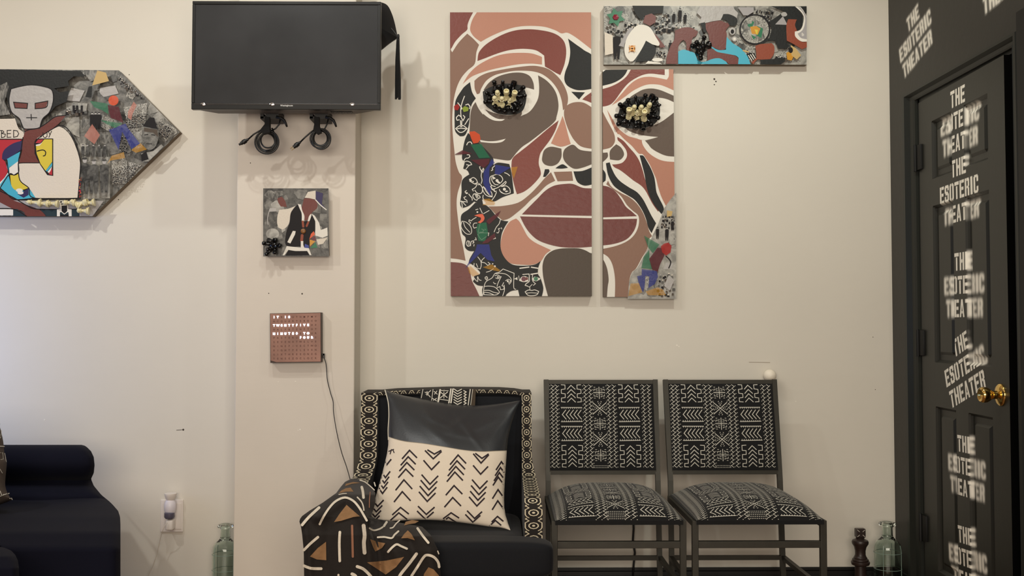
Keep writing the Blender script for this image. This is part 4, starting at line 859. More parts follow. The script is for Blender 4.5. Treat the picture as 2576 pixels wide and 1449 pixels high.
# ---- small square painting on the pier
P5 = thing('square_painting', at(745, 642, PY), 'small square collage painting of a figure in black vest and white sleeves on the pier', 'painting')
Z7 = (640, 460, .13807)
pts = fz(*Z7, [(172, 142), (1308, 118), (1345, 1312), (200, 1330)]); Y5 = PY - .036
panel(PY - .001, Y5, pts, P5)
A = Art(Y5, pts); A.frame(*Z7)
A.collage([(160, 100), (1350, 100), (1360, 1340), (160, 1340)], 70, 14, 17, ('c1', 'c1', 'c5', 'c4', 'c5', 'c3'))
A.p('skin', [(420, 280), (500, 250), (560, 330), (590, 440), (480, 430), (430, 350)]); A.c('c3', 330, 930, 120, 100); A.c('c1', 340, 620, 90, 130); A.l('silver', [(280, 480), (240, 640), (250, 760)], 14); A.l('silver', [(290, 510), (500, 500)], 12)
A.p('silver', [(280, 460), (395, 462), (395, 520), (275, 525)], False)
A.p('white2', [(455, 490), (600, 475), (690, 445), (750, 420), (690, 500), (655, 580), (640, 700), (600, 790), (520, 850), (450, 820), (415, 740), (420, 600)])
A.p('ink', [(790, 390), (850, 500), (905, 640), (880, 700), (1000, 690), (1045, 580), (1105, 700), (1100, 900), (1020, 1020), (1000, 1190), (850, 1160), (600, 1170), (560, 1090), (570, 960), (590, 860), (640, 720), (655, 580), (690, 500)])
A.p('skin', [(905, 285), (1010, 280), (1110, 320), (1150, 400), (1130, 470), (1050, 540), (1020, 610), (960, 680), (910, 680), (900, 580), (865, 470), (880, 380)])
A.p('white2', [(975, 165), (1115, 140), (1115, 305), (1010, 280), (915, 270)], False); A.p('navy', [(1118, 150), (1250, 190), (1230, 380), (1300, 470), (1180, 380), (1118, 310)], False); A.l('white', [(1115, 310), (1200, 400), (1310, 490)], 18)
A.p('white', [(1040, 560), (1100, 600), (1180, 730), (1210, 860), (1340, 810), (1345, 960), (1240, 1000), (1110, 960), (1110, 700)], False)
A.p('white', [(790, 385), (850, 395), (870, 500), (910, 600), (905, 700), (862, 700), (860, 560), (820, 460)]); A.p('white', [(1025, 565), (1040, 590), (1000, 700), (970, 710), (990, 620)])
A.l('brick', [(880, 700), (890, 800)], 40); A.l('brick', [(985, 710), (950, 790)], 36); A.l('brick', [(870, 950), (860, 1060)], 50)
A.p('white', [(845, 1060), (890, 1060), (890, 1130), (915, 1200), (845, 1200)], False); A.p('white', [(700, 875), (752, 880), (740, 940), (655, 1105), (600, 1080)], False)
A.p('orange', [(1080, 880), (1105, 940), (1000, 1030), (1030, 930)], False); A.p('maroon', [(1105, 960), (1125, 1060), (1030, 1030)], False); A.p('ochre', [(1005, 1030), (1110, 1065), (1010, 1160)], False); A.p('green', [(1110, 1080), (1150, 1180), (1020, 1190)], False); A.p('blue', [(920, 1110), (990, 1140), (990, 1200), (910, 1200)], False)
A.p('white', [(590, 1150), (700, 1165), (990, 1190), (1040, 1320), (1010, 1320), (960, 1240), (750, 1240), (620, 1220), (545, 1320), (515, 1320)]); A.p('ink', [(560, 1330), (620, 1225), (750, 1245), (960, 1245), (1005, 1330)], False)
A.p('white2', [(1130, 1030), (1330, 1000), (1250, 1110), (1160, 1130)], False)
A.build(P5)
st = MB().lathe([(.0, .006), (.006, .006), (.0095, .004), (.0105, 0)], at(640 + 890 * .13807, 460 + 880 * .13807, LASTY), (0, -1, 0), 10).build('medallion', mat('dull_medallion', (132, 88, 46), .35), P5, smooth=40)
for x, y, a in ((340, 1050, 10), (230, 1110, 170), (420, 1130, 340), (300, 1200, 200), (370, 1220, 280), (260, 1260, 230)):
    r_ = math.radians(a); chess(P5, 640 + x * .13807, 460 + y * .13807, LASTY - .010, (math.cos(r_), -.4, math.sin(r_)), .040, 'p', False, 1.4)
# ================================================================== television on the pier
TV = thing('television', (-0.80, -0.30, 1.92), 'black flat television mounted high on the pier, screen off', 'television')
YT = -0.37
bez = mat('tv_bezel', (30, 30, 29), .35, spec=.4); scr = mat('tv_screen', (46, 46, 47), .35, spec=.3, var=(4.5, .22)); hous = mat('tv_housing', (96, 90, 82), .5)
x0, _, zt = at(484, 0, YT); x1, _, z0 = at(957, 276, YT); zt = at(957, 4, YT)[2]
sx0, sx1, sz0, sz1 = x0 + .011, x1 - .012, z0 + .024, zt - .012
m = MB()
m.box(x0, x1, YT, YT + .022, z0, sz0, .002).box(x0, x1, YT, YT + .022, sz1, zt, .002).box(x0, sx0, YT, YT + .022, sz0, sz1, .002).box(sx1, x1, YT, YT + .022, sz0, sz1, .002)
m.build('bezel', bez, TV)
MB().box(sx0, sx1, YT + .004, YT + .012, sz0, sz1).build('screen', scr, TV)
for fx in ((628, 3), (800, 3)): pass
m = MB(); hx0, hx1 = x0 + .012, x1 - .012; bx0, bx1 = -1.075, -.545
v = [(hx0, YT + .022, z0 + .003), (hx1, YT + .022, z0 + .003), (hx1, YT + .022, zt - .01), (hx0, YT + .022, zt - .01), (bx0, YT + .082, z0 + .001), (bx1, YT + .082, z0 + .001), (bx1, YT + .082, zt - .05), (bx0, YT + .082, zt - .05)]
m.add(v, [(0, 1, 5, 4), (1, 2, 6, 5), (2, 3, 7, 6), (3, 0, 4, 7), (4, 5, 6, 7)]); m.build('rear_housing', hous, TV)
for i in range(14): MB().box(-.64 + i * .006, -.637 + i * .006, YT + .036, YT + .070, z0 - .001, z0 + .003).build('vent_slot', bez, TV)
MB().box(sx0 - .001, sx1, YT - .0012, YT, at(700, 263, YT)[2], at(700, 261.4, YT)[2]).build('chrome_strip', mat('chrome', (220, 220, 222), .12, 1.0), TV)
for px in (510, 684, 886):
    c = at(px, 262.2, YT - .001); MB().lathe([(0, .0016), (.004, .001), (.006, 0)], (c[0], YT - .001, c[2]), (0, -1, 0), 12, 1.6).build('strip_bead', mat('chrome', (220, 220, 222), .12, 1.0), TV)  # raised chrome dots added as the bright glints along the strip
v, f = text_poly('Westinghouse', .0088, .0001); c = at(721, 265.5, YT - .0006)
MB().add([(c[0] + q[0] * .92, YT - .0006, c[2] + q[1]) for q in v], f).build('maker_lettering', mat('logo_white', (222, 222, 218), .4), TV)
m = MB(); m.box(-.90, -.70, YT + .07, PY + .0, z0 + .12, z0 + .16).box(-.90, -.86, PY - .012, PY, z0 + .03, z0 + .30).box(-.74, -.70, PY - .012, PY, z0 + .03, z0 + .30)
m.build('wall_bracket', mat('black_bracket', (18, 18, 18), .5), TV)
for a, b, y in ((560, 614, 4), (636, 700, 3), (780, 818, 3), (903, 927, 3)):
    p, q = at(a, y, YT + .05), at(b, y, YT + .05); MB().box(p[0], q[0], YT + .05, YT + .068, zt - .02, zt + .006, .002).build('bracket_hook', mat('black_bracket', (18, 18, 18), .5), TV)
# bracket arms with strapped power leads
rub = mat('black_rubber_cord', (16, 16, 17), .35); brk = mat('black_bracket', (18, 18, 18), .5); YB = -.275
def arm(sx, label, cx, cy, ro, plug, kind):
    t = thing('power_cord', at(cx, cy, YB), label, 'cord', 'coiled cords under the television')
    R = random.Random(kind)
    for k in range(5 if kind == 1 else 4):
        r0 = ro * (1 - .09 * k); ox, oy = R.uniform(-2.5, 2.5), R.uniform(-2, 3); e = R.uniform(.92, 1.06)
        P = [at(cx + ox + r0 * math.cos(2 * PI * i / 30) * e, cy + oy + r0 * math.sin(2 * PI * i / 30) * (1.02), YB + (k - 2) * .0065 + .0025 * math.sin(2 * PI * i / 30 * 1 + k)) for i in range(30)]
        MB().tube(P, .0032, 7, True).build('cord_loop', rub, t, smooth=True)
    if kind == 1:
        MB().tube([at(x, y, YB - .012) for x, y in ((684, 322), (692, 340), (693, 362), (683, 376), (668, 380))], .003, 7).build('cord_loop', rub, t, smooth=True)
    # strap
    s0 = [at(*q) for q in ((sx + 14, 297, YB), (sx + 26, 297, YB), (sx + 26, 318, YB), (sx + (30 if kind == 2 else 26), 334, YB - .01), (sx + (20 if kind == 2 else 8), 338, YB - .012), (sx - (2 if kind == 2 else 0) + (12 if kind == 2 else 0), 330, YB - .01), (sx + 14, 315, YB))]
    m = MB(); m.prism([(p[0], -.298, p[2]) for p in s0], (0, .026, 0)); m.build('strap', mat('black_webbing', (14, 14, 15), .8, bump=(300, .4, .001)), t)
    L = [at(x, y, YB - .004) for x, y in plug]; n = len(L)
    MB().tube(L[:-1], .0032, 8).build('lead', rub, t, smooth=True)
    d = Vector(L[-1]) - Vector(L[-2])
    MB().lathe([(0, 0), (.0045, 0), (.0055, .008), (.009, .012), (.0095, .024), (.0075, .026), (.007, .034), (0, .034)], L[-2], d, 12).build('plug_body', rub, t, smooth=40)
    e = Vector(L[-2]) + d.normalized() * .033; dn = d.normalized(); s = dn.cross(Vector((0, 1, 0)))
    if kind == 2:
        for k in (-1, 1): MB().tube([e + s * .004 * k, e + s * .004 * k + dn * .014], .0016, 6).build('prong', mat('dull_brass', (150, 130, 90), .3, 1.0), t)
    else: MB().tube([e, e + dn * .009], .0045, 8).build('socket_tip', rub, t)
    MB().tube([at(x, y, YB) for x, y in ((sx + 50 if kind == 1 else sx + 47, 300), (sx + 48 if kind == 1 else sx + 44, 312), (sx + 38 if kind == 1 else sx + 38, 324), (sx + 24, 330))], .003, 8).build('lead', rub, t, smooth=True)
    b = thing('bracket_arm', at(sx + 20, 290, YB), ('left' if kind == 1 else 'right') + ' black bracket foot with curved pull hook below the television', 'bracket', 'bracket feet under the television')
    P = lambda x, y, Y: at(x, y, Y)
    m = MB()
    for q in (((sx, 286), (sx + 8, 286), (sx + 8, 298), (sx, 298)), ((sx, 293), (sx + 16, 293), (sx + 16, 299), (sx, 299)), ((sx + 13, 276), (sx + 46, 276), (sx + 46, 299), (sx + 13, 299))):
        m.prism([P(x, y, -.284) for x, y in q], (0, .10, 0))
    m.build('foot', brk, b)
    MB().tube([P(x, y, -.30) for x, y in ((sx + 40, 294), (sx + 52, 297), (sx + 60, 303), (sx + 64, 311), (sx + 67, 319))], [.006, .006, .0055, .0045, .0035], 8).build('pull_hook', brk, b, smooth=True)
arm(655, 'black cord with round socket end coiled and strapped, nearer the pier\'s left edge', 673, 355, 29, ((668, 322), (655, 328), (638, 338), (625, 350), (610, 359)), 1)
arm(779, 'black cord with two-prong plug coiled and strapped, right of the other', 806, 347, 25, ((792, 326), (782, 333), (768, 345), (756, 357), (742, 368)), 2)

# ------------------------------------------------------------------ graduation cap behind the television
GC = thing('graduation_cap', at(965, 60, -.24), 'black graduation cap with long tassel hung behind the television corner', 'hat')
satin = mat('black_cap_cloth', (24, 24, 25), .45, sheen=.3)
out = catmull([(915, 5), (945, 4), (963, 7), (976, 15), (986, 35), (993, 58), (999, 86), (1001, 95), (980, 109), (957, 127), (930, 142), (910, 120)], True, 4, 40)
def capy(x, y): return -.285 + .09 * sstep(930, 1001, x) + .03 * (y / 140)
m = MB(); cen = (950, 66)
vf = [at(x, y, capy(x, y)) for x, y in out]; vb = [(p[0], p[1] + .006, p[2]) for p in vf]; n = len(out)
m.add(vf + vb + [at(cen[0], cen[1], capy(*cen) - .004), at(cen[0], cen[1], capy(*cen) + .006)], [(i, (i + 1) % n, 2 * n) for i in range(n)] + [(n + (i + 1) % n, n + i, 2 * n + 1) for i in range(n)] + [(i, (i + 1) % n, n + (i + 1) % n, n + i) for i in range(n)])
m.build('mortarboard', satin, GC, smooth=40)
cc = Vector(at(917, 70, -.205)); MB().lathe([(.045, 0), (.046, .02), (.042, .035), (.03, .044), (0, .048)], cc + Vector((0, -.055, 0)), (0, 1, 0), 28).build('skull_cap', satin, GC, smooth=True)
MB().tube([at(x, y, -.2) for x, y in ((975, 60), (990, 78), (999, 90), (1001, 100))], .0018, 6).build('tassel_cord', satin, GC)
MB().lathe([(0, 0), (.0045, .002), (.005, .012), (.004, .018), (0, .02)], at(1002, 98, -.2), (0, 0, 1), 12).build('tassel_knot', satin, GC, smooth=True)
R = random.Random(3)
for i in range(20):
    dx = R.uniform(-6, 6.5); y1 = R.uniform(244, 251)
    MB().tube([at(1001 + dx * .35, 96, -.2 + dx * .0004), at(1000 + dx * .7, 150, -.2 + R.uniform(-.004, .004)), at(1000.5 + dx * .95, 200, -.2 + R.uniform(-.005, .005)), at(1000.5 + dx, y1, -.2 + R.uniform(-.005, .005))], .0029, 5).build('tassel_strand', satin, GC)

# ------------------------------------------------------------------ word clock
CK = thing('word_clock', at(745, 912, PY), 'square wooden word clock with glowing white letters on the pier', 'clock')
YC = PY - .036
wood = mat('clock_wood', (150, 108, 92), .45, bump=(40, .2, .001, (.6, 1, 3)), var=(14, .18)); dkw = mat('clock_edge', (64, 48, 38), .5)
q = [(679, 788.5), (808, 786), (808.5, 911), (680, 913)]
m = MB(); m.prism([at(x, y, YC + .003) for x, y in q], (0, .032, 0)); m.build('case', dkw, CK)
m = MB(); m.prism([at(x, y, YC) for x, y in [(680, 789.5), (806, 787.3), (806.5, 909.5), (696, 911), (681, 907)]], (0, .003, 0)); m.build('face', wood, CK)
rows = ["ITRISUTHMPMY", "ACQUARTERDCO", "TWENTYFIVEXE", "HALFBTENFTOT", "MINUTESETOUR", "PASTERUFOURS", "SEVENXTWELVE", "NINEFIVECTWO", "EIGHTFELEVEN", "SIXTHREEONEG", "TENSEZOCLOCK"]
lit = {0: (0, 1, 3, 4), 2: range(10), 4: (0, 1, 2, 3, 4, 5, 6, 8, 9), 5: (7, 8, 9, 10)}
ltm = mat('lit_letter', (235, 242, 255), .5, emit=((226, 236, 255), 5.0)); dkm = mat('burnt_letter', (96, 58, 48), .7); glm = mat('lit_diffuser', (225, 235, 255), .5, emit=((226, 236, 255), 3.0))
m2 = MB(); cache = {}
for r_, row in enumerate(rows):
    for c_, ch in enumerate(row):
        zx = 265 + 86.3 * c_; zy = 250 + 94.5 * r_; px = 660 + zx * .11043; py = 770 + (zy - c_ * 1.2 + 5) * .11043
        on = c_ in lit.get(r_, ())
        k = (ch, on)
        if k not in cache: cache[k] = text_poly(ch, .0118 if on else .0098, .0007 if on else .0001)
        v, f = cache[k]; p = at(px, py, YC - .0007)
        V = [(p[0] + a[0], YC - .0007, p[2] + a[1]) for a in v]
        if on:
            mm = MB(); mm.add(V, f); o_ = mm.build('lit_letter', ltm, CK)
            if ch in 'SEOQRNMU':
                MB().lathe([(0, 0), (.0036, 0)], (p[0], YC - .0004, p[2]), (0, -1, 0), 12).build('letter_glow', glm, CK)
        else: m2.add(V, f)
o_ = m2.build('unlit_letters', dkm, CK); o_['kind'] = 'stuff'
m = MB(); a = at(808, 892, YC + .018); m.box(a[0], a[0] + .013, a[1] - .004, a[1] + .004, a[2] - .004, a[2] + .004, .001); m.box(a[0] + .006, a[0] + .014, a[1] - .004, a[1] + .004, a[2] - .014, a[2] + .004, .001)
m.build('power_jack', rub, CK)
cw = [(815.5, 900), (820, 915), (822, 935), (824, 958), (832, 990), (838, 1010), (839, 1035), (844, 1070), (851, 1105), (860, 1140), (871, 1172), (880, 1203), (884, 1222)]
cwr = thing('clock_cable', at(820, 915, YC + .018), 'thin black cable from the word clock down to the draped blanket', 'cable')
MB().tube([at(x, y, YC + .018 if y < 1000 else YC + .018 - (y - 1000) * .0003) for x, y in catmull(cw, False, 5, 90)], .0016, 6).build('cable', rub, cwr, smooth=True)

# ================================================================== armchair
navy = mat('navy_black_upholstery', (19, 21, 26), .8, bump=(500, .35, .0006), sheen=.08, spec=.3)
bandm = mat('dark_brown_print_cloth', (27, 20, 15), .8, bump=(500, .3, .0006)); cream = mat('cream_print', (216, 204, 176), .8, bump=(700, .4, .0004))
AC = thing('armchair', (-0.20, -0.55, 0.0), 'dark navy armchair with brown and cream ring-patterned trim, below the clock cable', 'armchair')
# backrest
def backfn(u, v):    # front face of the back, u left-right, v bottom-top
    x = -.49 + .60 * u; z = .36 + .475 * v
    y = -.345 + .055 * v - .022 * (math.sin(PI * u) ** .5) * (math.sin(PI * min(1, v * .97 + .02)) ** .5) + .02
    return (x, y, z)
m = MB(); m.grid(backfn, 30, 20); m.box(-.495, .112, -.305, -.13, .14, .838, .012, 3)
m.build('backrest', navy, AC, smooth=40)
# top rail trim strip
m = MB()
topP = [(-.50, .834), (-.46, .8475), (-.40, .853), (-.2, .859), (0, .857), (.06, .853), (.10, .846), (.115, .834)]
for (a, b) in zip(topP[:-1], topP[1:]):
    m.add([(a[0], -.31, a[1] - .014), (b[0], -.31, b[1] - .014), (b[0], -.31, b[1]), (a[0], -.31, a[1]), (b[0], -.12, b[1]), (a[0], -.12, a[1])], [(0, 1, 2, 3), (3, 2, 4, 5)])
m.build('top_trim', bandm, AC)
m = MB(); R = random.Random(2)
def topM(x, t): return (x, -.3108 if t < .014 else -.31 + (t - .014), float(np.interp(x, [p[0] for p in topP], [p[1] for p in topP])) - .014 + min(t, .014) + .0006)
x = -.49
while x < .11:
    m.ribbon([(x, .002), (x + .006, .012), (x + .014, .013), (x + .020, .003)], .002, topM, .01); m.ribbon([(x + .008, .005), (x + .012, .005)], .002, topM, .01)
    if R.random() < .4: m.ribbon([(x + .022, .012), (x + .03, .013)], .0025, topM, .01)
    x += .030
m.build('trim_print', cream, AC)
# patterned strip in the middle of the back
def stripM(px, py, k=0): return at(px, py, -.334 - k)
bw = mat('black_print_cloth', (28, 27, 26), .8, bump=(500, .3, .0006)); wstrip = mat('white_print', (222, 216, 202), .8)
m = MB(); m.mat(bw); m.add([at(1057, 981, -.332), at(1195, 979, -.332), at(1195, 1060, -.345), at(1057, 1060, -.345)], [(0, 1, 2, 3)]); m.mat(mat('brown_edge', (70, 58, 44), .8)); m.add([at(1187, 979, -.333), at(1197, 979, -.333), at(1193, 1060, -.346), at(1183, 1060, -.346)], [(0, 1, 2, 3)])
m.mat(bw); m.add([at(1057, 981, -.332), at(1197, 979, -.332), at(1197, 978, -.15), at(1057, 979, -.15)], [(0, 1, 2, 3)])
SP = m.build('patterned_strip', None, AC)
sc = lambda *P: [(860 + a * .20704, 940 + b * .20704) for a, b in P]
m = MB(); M_ = lambda x, y: stripM(x, y, .0015 + (y - 979) * .00017)
L = [(sc((985, 190), (965, 295)), 1.6), (sc((1108, 190), (1090, 325)), 1.6), (sc((1195, 195), (1170, 340)), 4.5), (sc((1325, 185), (1300, 355)), 3.5), (sc((1350, 185), (1325, 355)), 3.5),
     (sc((1010, 225), (1050, 240), (1020, 250)), 1.8), (sc((1080, 205), (1035, 240), (1075, 285)), 1.8), (sc((1035, 215), (1035, 265)), 1.8), (sc((1120, 215), (1160, 250)), 1.8), (sc((1155, 210), (1125, 250)), 1.8), (sc((1100, 300), (1150, 330)), 1.8), (sc((1150, 300), (1110, 325)), 1.8),
     (sc((1200, 225), (1280, 290)), 2), (sc((1285, 222), (1195, 295)), 2), (sc((1240, 220), (1240, 300)), 1.6), (sc((1195, 205), (1295, 208)), 1.6), (sc((1190, 310), (1290, 325)), 1.6)]
for k in range(6): L.append((sc((1360, 185 + k * 32), (1405, 215 + k * 32), (1455, 188 + k * 32)), 2.2))
for k in range(5): L.append((sc((1480, 205 + k * 34), (1510, 222 + k * 34), (1482, 240 + k * 34)), 2.2))
L.append((sc((1560, 190), (1535, 380)), 2.4)); L.append((sc((1590, 190), (1565, 380)), 1.2))
for p, w in L: m.ribbon(p, w, M_, 5)
m.build('strip_print', wstrip, SP)
# arms: solid swoop arms; front edge carries the printed band
EDGE = [(-.33, .848), (-.335, .80), (-.342, .72), (-.35, .66), (-.36, .61), (-.375, .575), (-.40, .551), (-.44, .541), (-.50, .536), (-.60, .532), (-.68, .528), (-.73, .52), (-.752, .50), (-.76, .47), (-.762, .40), (-.762, .30), (-.76, .12)]
def make_arm(side):
    def xs(y, z):
        sp_ = sstep(.62, .50, z)
        if side > 0: return (.086 - .0 * sp_ + .0, .1225 + .020 * sp_ + (.004 if z < .5 else 0))
        return (-.5175 - .024 * sp_, -.455 - .018 * sp_)
    m = MB(); n = len(EDGE); V = []
    for (y, z) in EDGE:
        a, b = xs(y, z); bk = (-.13 if z > .5 else -.13)
        V += [(a, y, z), (b, y, z), (b, bk, min(z, .848) if z > .545 else z), (a, bk, z)]
    Fc = []
    for i in range(n - 1):
        k = i * 4
        Fc += [(k + 1, k + 2, k + 6, k + 5), (k, k + 4, k + 7, k + 3)]
    m.mat(navy); m.add(V, Fc)
    m.mat(bandm); m.add([V[i * 4 + j] for i in range(n) for j in (0, 1)], [(2 * i, 2 * i + 1, 2 * i + 3, 2 * i + 2) for i in range(n - 1)]); m.add(V[:4], [(0, 1, 2, 3)])
    ar = m.build('arm', None, AC, smooth=35)
    # printed band
    S = [0]; 
    for a, b in zip(EDGE[:-1], EDGE[1:]): S.append(S[-1] + math.dist(a, b))
    def M(s, t):
        y = float(np.interp(s, S, [e[0] for e in EDGE])); z = float(np.interp(s, S, [e[1] for e in EDGE])); a, b = xs(y, z)
        k = min(len(S) - 2, int(np.searchsorted(S, s, 'right')) - 1); k = max(k, 0)
        ty, tz = EDGE[k + 1][0] - EDGE[k][0], EDGE[k + 1][1] - EDGE[k][1]; l = math.hypot(ty, tz)
        ny, nz = tz / l, -ty / l
        return ((a + b) / 2 + t * (b - a), y + ny * .0012, z + nz * .0012)
    m = MB(); s = .012; st = .0425
    while s < S[-1] - .02:
        for rr, w in ((.0098, .0026), (.0016, .0032)):
            P = [(s + .008 + rr * math.cos(2 * PI * i / 10), (rr * math.sin(2 * PI * i / 10)) / .037) for i in range(11)]
            m.ribbon2 = None
            # scale t into metres for an even stroke
            Q = [(a, b * .037) for a, b in P]; Q[-1] = Q[0]
            m.ribbon(Q, w, lambda a, b: M(a, b / .037), .004)
        for sg in (-1, 1):
            m.ribbon([(s - .012, sg * .0135), (s - .008, sg * .0095), (s - .002, sg * .017), (s + .014, sg * .017), (s + .020, sg * .0145), (s + .0245, sg * .0095)], .0022, lambda a, b: M(a, b / .037), .006)
            for q in (s - .0145, s + .0265): m.ribbon([(q, sg * .0150), (q + .0012, sg * .0158)], .0042, lambda a, b: M(a, b / .037), .01)
        s += st
    m.build('trim_print', cream, ar)
make_arm(1); make_arm(-1)
# seat
m = MB(); crown = lambda p: (p[0], p[1], p[2] + (.004 * math.cos((p[0] + .19) / .36 * PI / 2) * math.cos((p[1] + .62) / .33 * PI / 2) if p[2] > .38 and abs(p[1] + .62) < .33 else 0))
m.puff(-.452, .082, -.885, -.28, .285, .402, .28, 48, 24, crown); m.puff(-.575, .178, -.90, -.765, .285, .405, .32, 48, 24, crown)
m.build('seat_cushion', navy, AC, smooth=True)
MB().box(-.56, .16, -.87, -.13, .12, .295, .012).build('seat_base', navy, AC, smooth=40)
for x in (-.52, .11):
    for y in (-.82, -.17): MB().lathe([(.014, 0), (.022, .125)], (x, y, 0), (0, 0, 1), 12).build('leg', mat('dark_wood_leg', (40, 26, 20), .4), AC, smooth=40)

# ------------------------------------------------------------------ scatter cushion
CU = thing('throw_cushion', at(1110, 1320, -.64), 'large cushion, black leather top half over cream chevron cloth, leaning in the armchair', 'cushion')
cz = lambda *P: [(740 + a * .33742, 960 + b * .33742) for a, b in P]
cl = catmull(cz((676, 63), (700, 150), (706, 250), (700, 360), (700, 490), (668, 640), (630, 780), (590, 920), (556, 1035)), False, 6)
cr = catmull(cz((1684, 140), (1640, 250), (1608, 360), (1590, 460), (1582, 570), (1572, 720), (1565, 860), (1572, 980), (1612, 1108)), False, 6)
ct = catmull(cz((676, 63), (800, 100), (950, 128), (1100, 158), (1250, 178), (1400, 176), (1560, 160), (1684, 140)), False, 6)
cb = catmull(cz((556, 1035), (700, 1042), (900, 1030), (1100, 1035), (1300, 1058), (1450, 1080), (1540, 1088), (1612, 1108)), False, 6)
def curve(c, t):
    f_ = t * (len(c) - 1); i = min(len(c) - 2, int(f_)); k = f_ - i
    return (c[i][0] * (1 - k) + c[i + 1][0] * k, c[i][1] * (1 - k) + c[i + 1][1] * k)
def coons(u, v):
    T, B, L_, R_ = curve(ct, u), curve(cb, u), curve(cl, v), curve(cr, v)
    r = []
    for d in (0, 1):
        bl = (1 - u) * (1 - v) * ct[0][d] + u * (1 - v) * ct[-1][d] + (1 - u) * v * cb[0][d] + u * v * cb[-1][d]
        r.append((1 - v) * T[d] + v * B[d] + (1 - u) * L_[d] + u * R_[d] - bl)
    return r
def bulge(u, v): return (max(0, math.sin(PI * u)) ** .55) * (max(0, math.sin(PI * v)) ** .55)
def wrink(u, v):
    w = 0
    for (a, b, c, s, h) in ((.28, .10, 55, .035, .008), (.42, .22, 25, .03, .007), (.55, .18, -50, .03, .009), (.62, .26, 60, .025, .008), (.72, .2, -30, .03, .006), (.36, .32, 40, .04, .005), (.5, .30, 8, .03, .004), (.1, .2, 70, .03, .006), (.88, .2, -60, .03, .006), (.12, .62, 25, .03, .004), (.16, .8, -20, .03, .004)):
        dx, dy = u - a, v - b; t = math.radians(c); p = dx * math.cos(t) + dy * math.sin(t); q = -dx * math.sin(t) + dy * math.cos(t)
        w += h * math.exp(-(q / s) ** 2 - (p / .16) ** 2)
    return w
def cuy(u, v): return -.375 - .315 * v - .085 * bulge(u, v) - wrink(u, v) * .6 * bulge(u, v)
def cuf(u, v, k=0.0):
    x, y = coons(u, v); return at(x, y, cuy(u, v) - k)
def cub(u, v):
    x, y = coons(u, v); p = at(x, y, -.375 - .315 * v); b = .035 * bulge(u, v); return (p[0], p[1] + b, p[2])
def seam(u): # v of the seam between leather and cloth
    return .425 + .015 * u + .01 * math.sin(PI * u)
leather = mat('black_leather', (26, 29, 35), .38, bump=(160, .25, .001), spec=.9); linen = mat('cream_linen', (224, 211, 192), .85, bump=(420, .45, .0008), sheen=.1)
m = MB(); m.mat(leather); m.grid(lambda u, v: cuf(u, v * seam(u)), 90, 44); m.grid(lambda u, v: cub(u, v * seam(u)), 20, 10)
m.build('leather_panel', None, CU, smooth=True)
m = MB(); m.mat(linen); m.grid(lambda u, v: cuf(u, seam(u) + v * (1 - seam(u))), 90, 50); m.grid(lambda u, v: cub(u, seam(u) + v * (1 - seam(u))), 20, 10)
CL = m.build('printed_cloth', None, CU, smooth=True)
MB().tube([cuf(0.002, v / 40, .001) for v in range(0, 19)], .0022, 6).build('piping', mat('cream_piping', (205, 198, 180), .7), CU)
MB().ribbon([(u / 40, 0) for u in range(41)], .0001, lambda u, v: cuf(u, seam(u) + v * 30, .0012), 1).build('seam_stitch', mat('seam_thread', (150, 140, 120), .8), CU)
# inverse map image point -> (u, v)
GU = [(i / 60, j / 60) for j in range(61) for i in range(61)]; GP = np.array([coons(*g) for g in GU])
def inv(x, y):
    d = (GP[:, 0] - x) ** 2 + (GP[:, 1] - y) ** 2; u, v = GU[int(d.argmin())]
    for _ in range(4):
        p = coons(u, v); e = 1e-3; pu = coons(u + e if u < .99 else u - e, v); pv = coons(u, v + e if v < .99 else v - e)
        su, sv = (1 if u < .99 else -1), (1 if v < .99 else -1)
        J = np.array([[(pu[0] - p[0]) / e * su, (pv[0] - p[0]) / e * sv], [(pu[1] - p[1]) / e * su, (pv[1] - p[1]) / e * sv]])
        try: s_ = np.linalg.solve(J, [x - p[0], y - p[1]])
        except Exception: break
        u = min(.998, max(.002, u + s_[0])); v = min(.998, max(.002, v + s_[1]))
    return u, v
def cuM(x, y):
    u, v = inv(x, y); v = max(v, seam(u) + .004); return cuf(u, v, .0012)
prn = mat('chevron_ink', (40, 28, 34), .8); m = MB()
def chev(ax, ay, hw, h, s, sq=1.0):   # s=+1 points down
    m.ribbon(cz((ax - hw * sq, ay - s * h), (ax, ay), (ax + hw * sq, ay - s * h * .88)), 3.7, cuM, 6, cap=False)
for x, y in ((860, 512), (850, 560), (840, 603), (832, 652)): chev(x, y, 56, 64, -1)
for x, y in ((818, 732), (806, 820)): chev(x, y, 62, 78, -1)
for x, y in ((793, 938), (780, 978)): chev(x, y, 62, 56, -1)
for x, y in ((1222, 547), (1214, 590), (1205, 632), (1198, 674)): chev(x, y, 60, 72, -1)
for x, y in ((1192, 775), (1182, 864)): chev(x, y, 62, 72, -1)
for x, y in ((1170, 978), (1150, 1012)): chev(x, y, 60, 45, -1)
for x, y in ((1545, 597), (1538, 640), (1530, 678), (1522, 712)): chev(x, y, 40, 62, -1)
for x, y in ((1520, 805), (1518, 888)): chev(x, y, 42, 68, -1)
for x, y in ((1516, 1005), (1500, 1035)): chev(x, y, 44, 42, -1)
for x, y in ((1045, 540), (1037, 575)): chev(x, y, 52 if y < 560 else 62, 32 if y < 560 else 62, 1)
chev(1024, 656, 60, 70, 1)
for x, y in ((1012, 765), (1005, 806), (998, 850), (992, 893)): chev(x, y, 62, 72, 1)
for x, y in ((985, 990), (978, 1026)): chev(x, y, 62, 62, 1)
for x, y in ((1400, 572), (1393, 607)): chev(x, y, 50 if y < 590 else 58, 38 if y < 590 else 70, 1)
chev(1390, 690, 56, 66, 1)
for x, y in ((1384, 798), (1377, 842), (1370, 884), (1362, 927)): chev(x, y, 58, 68, 1)
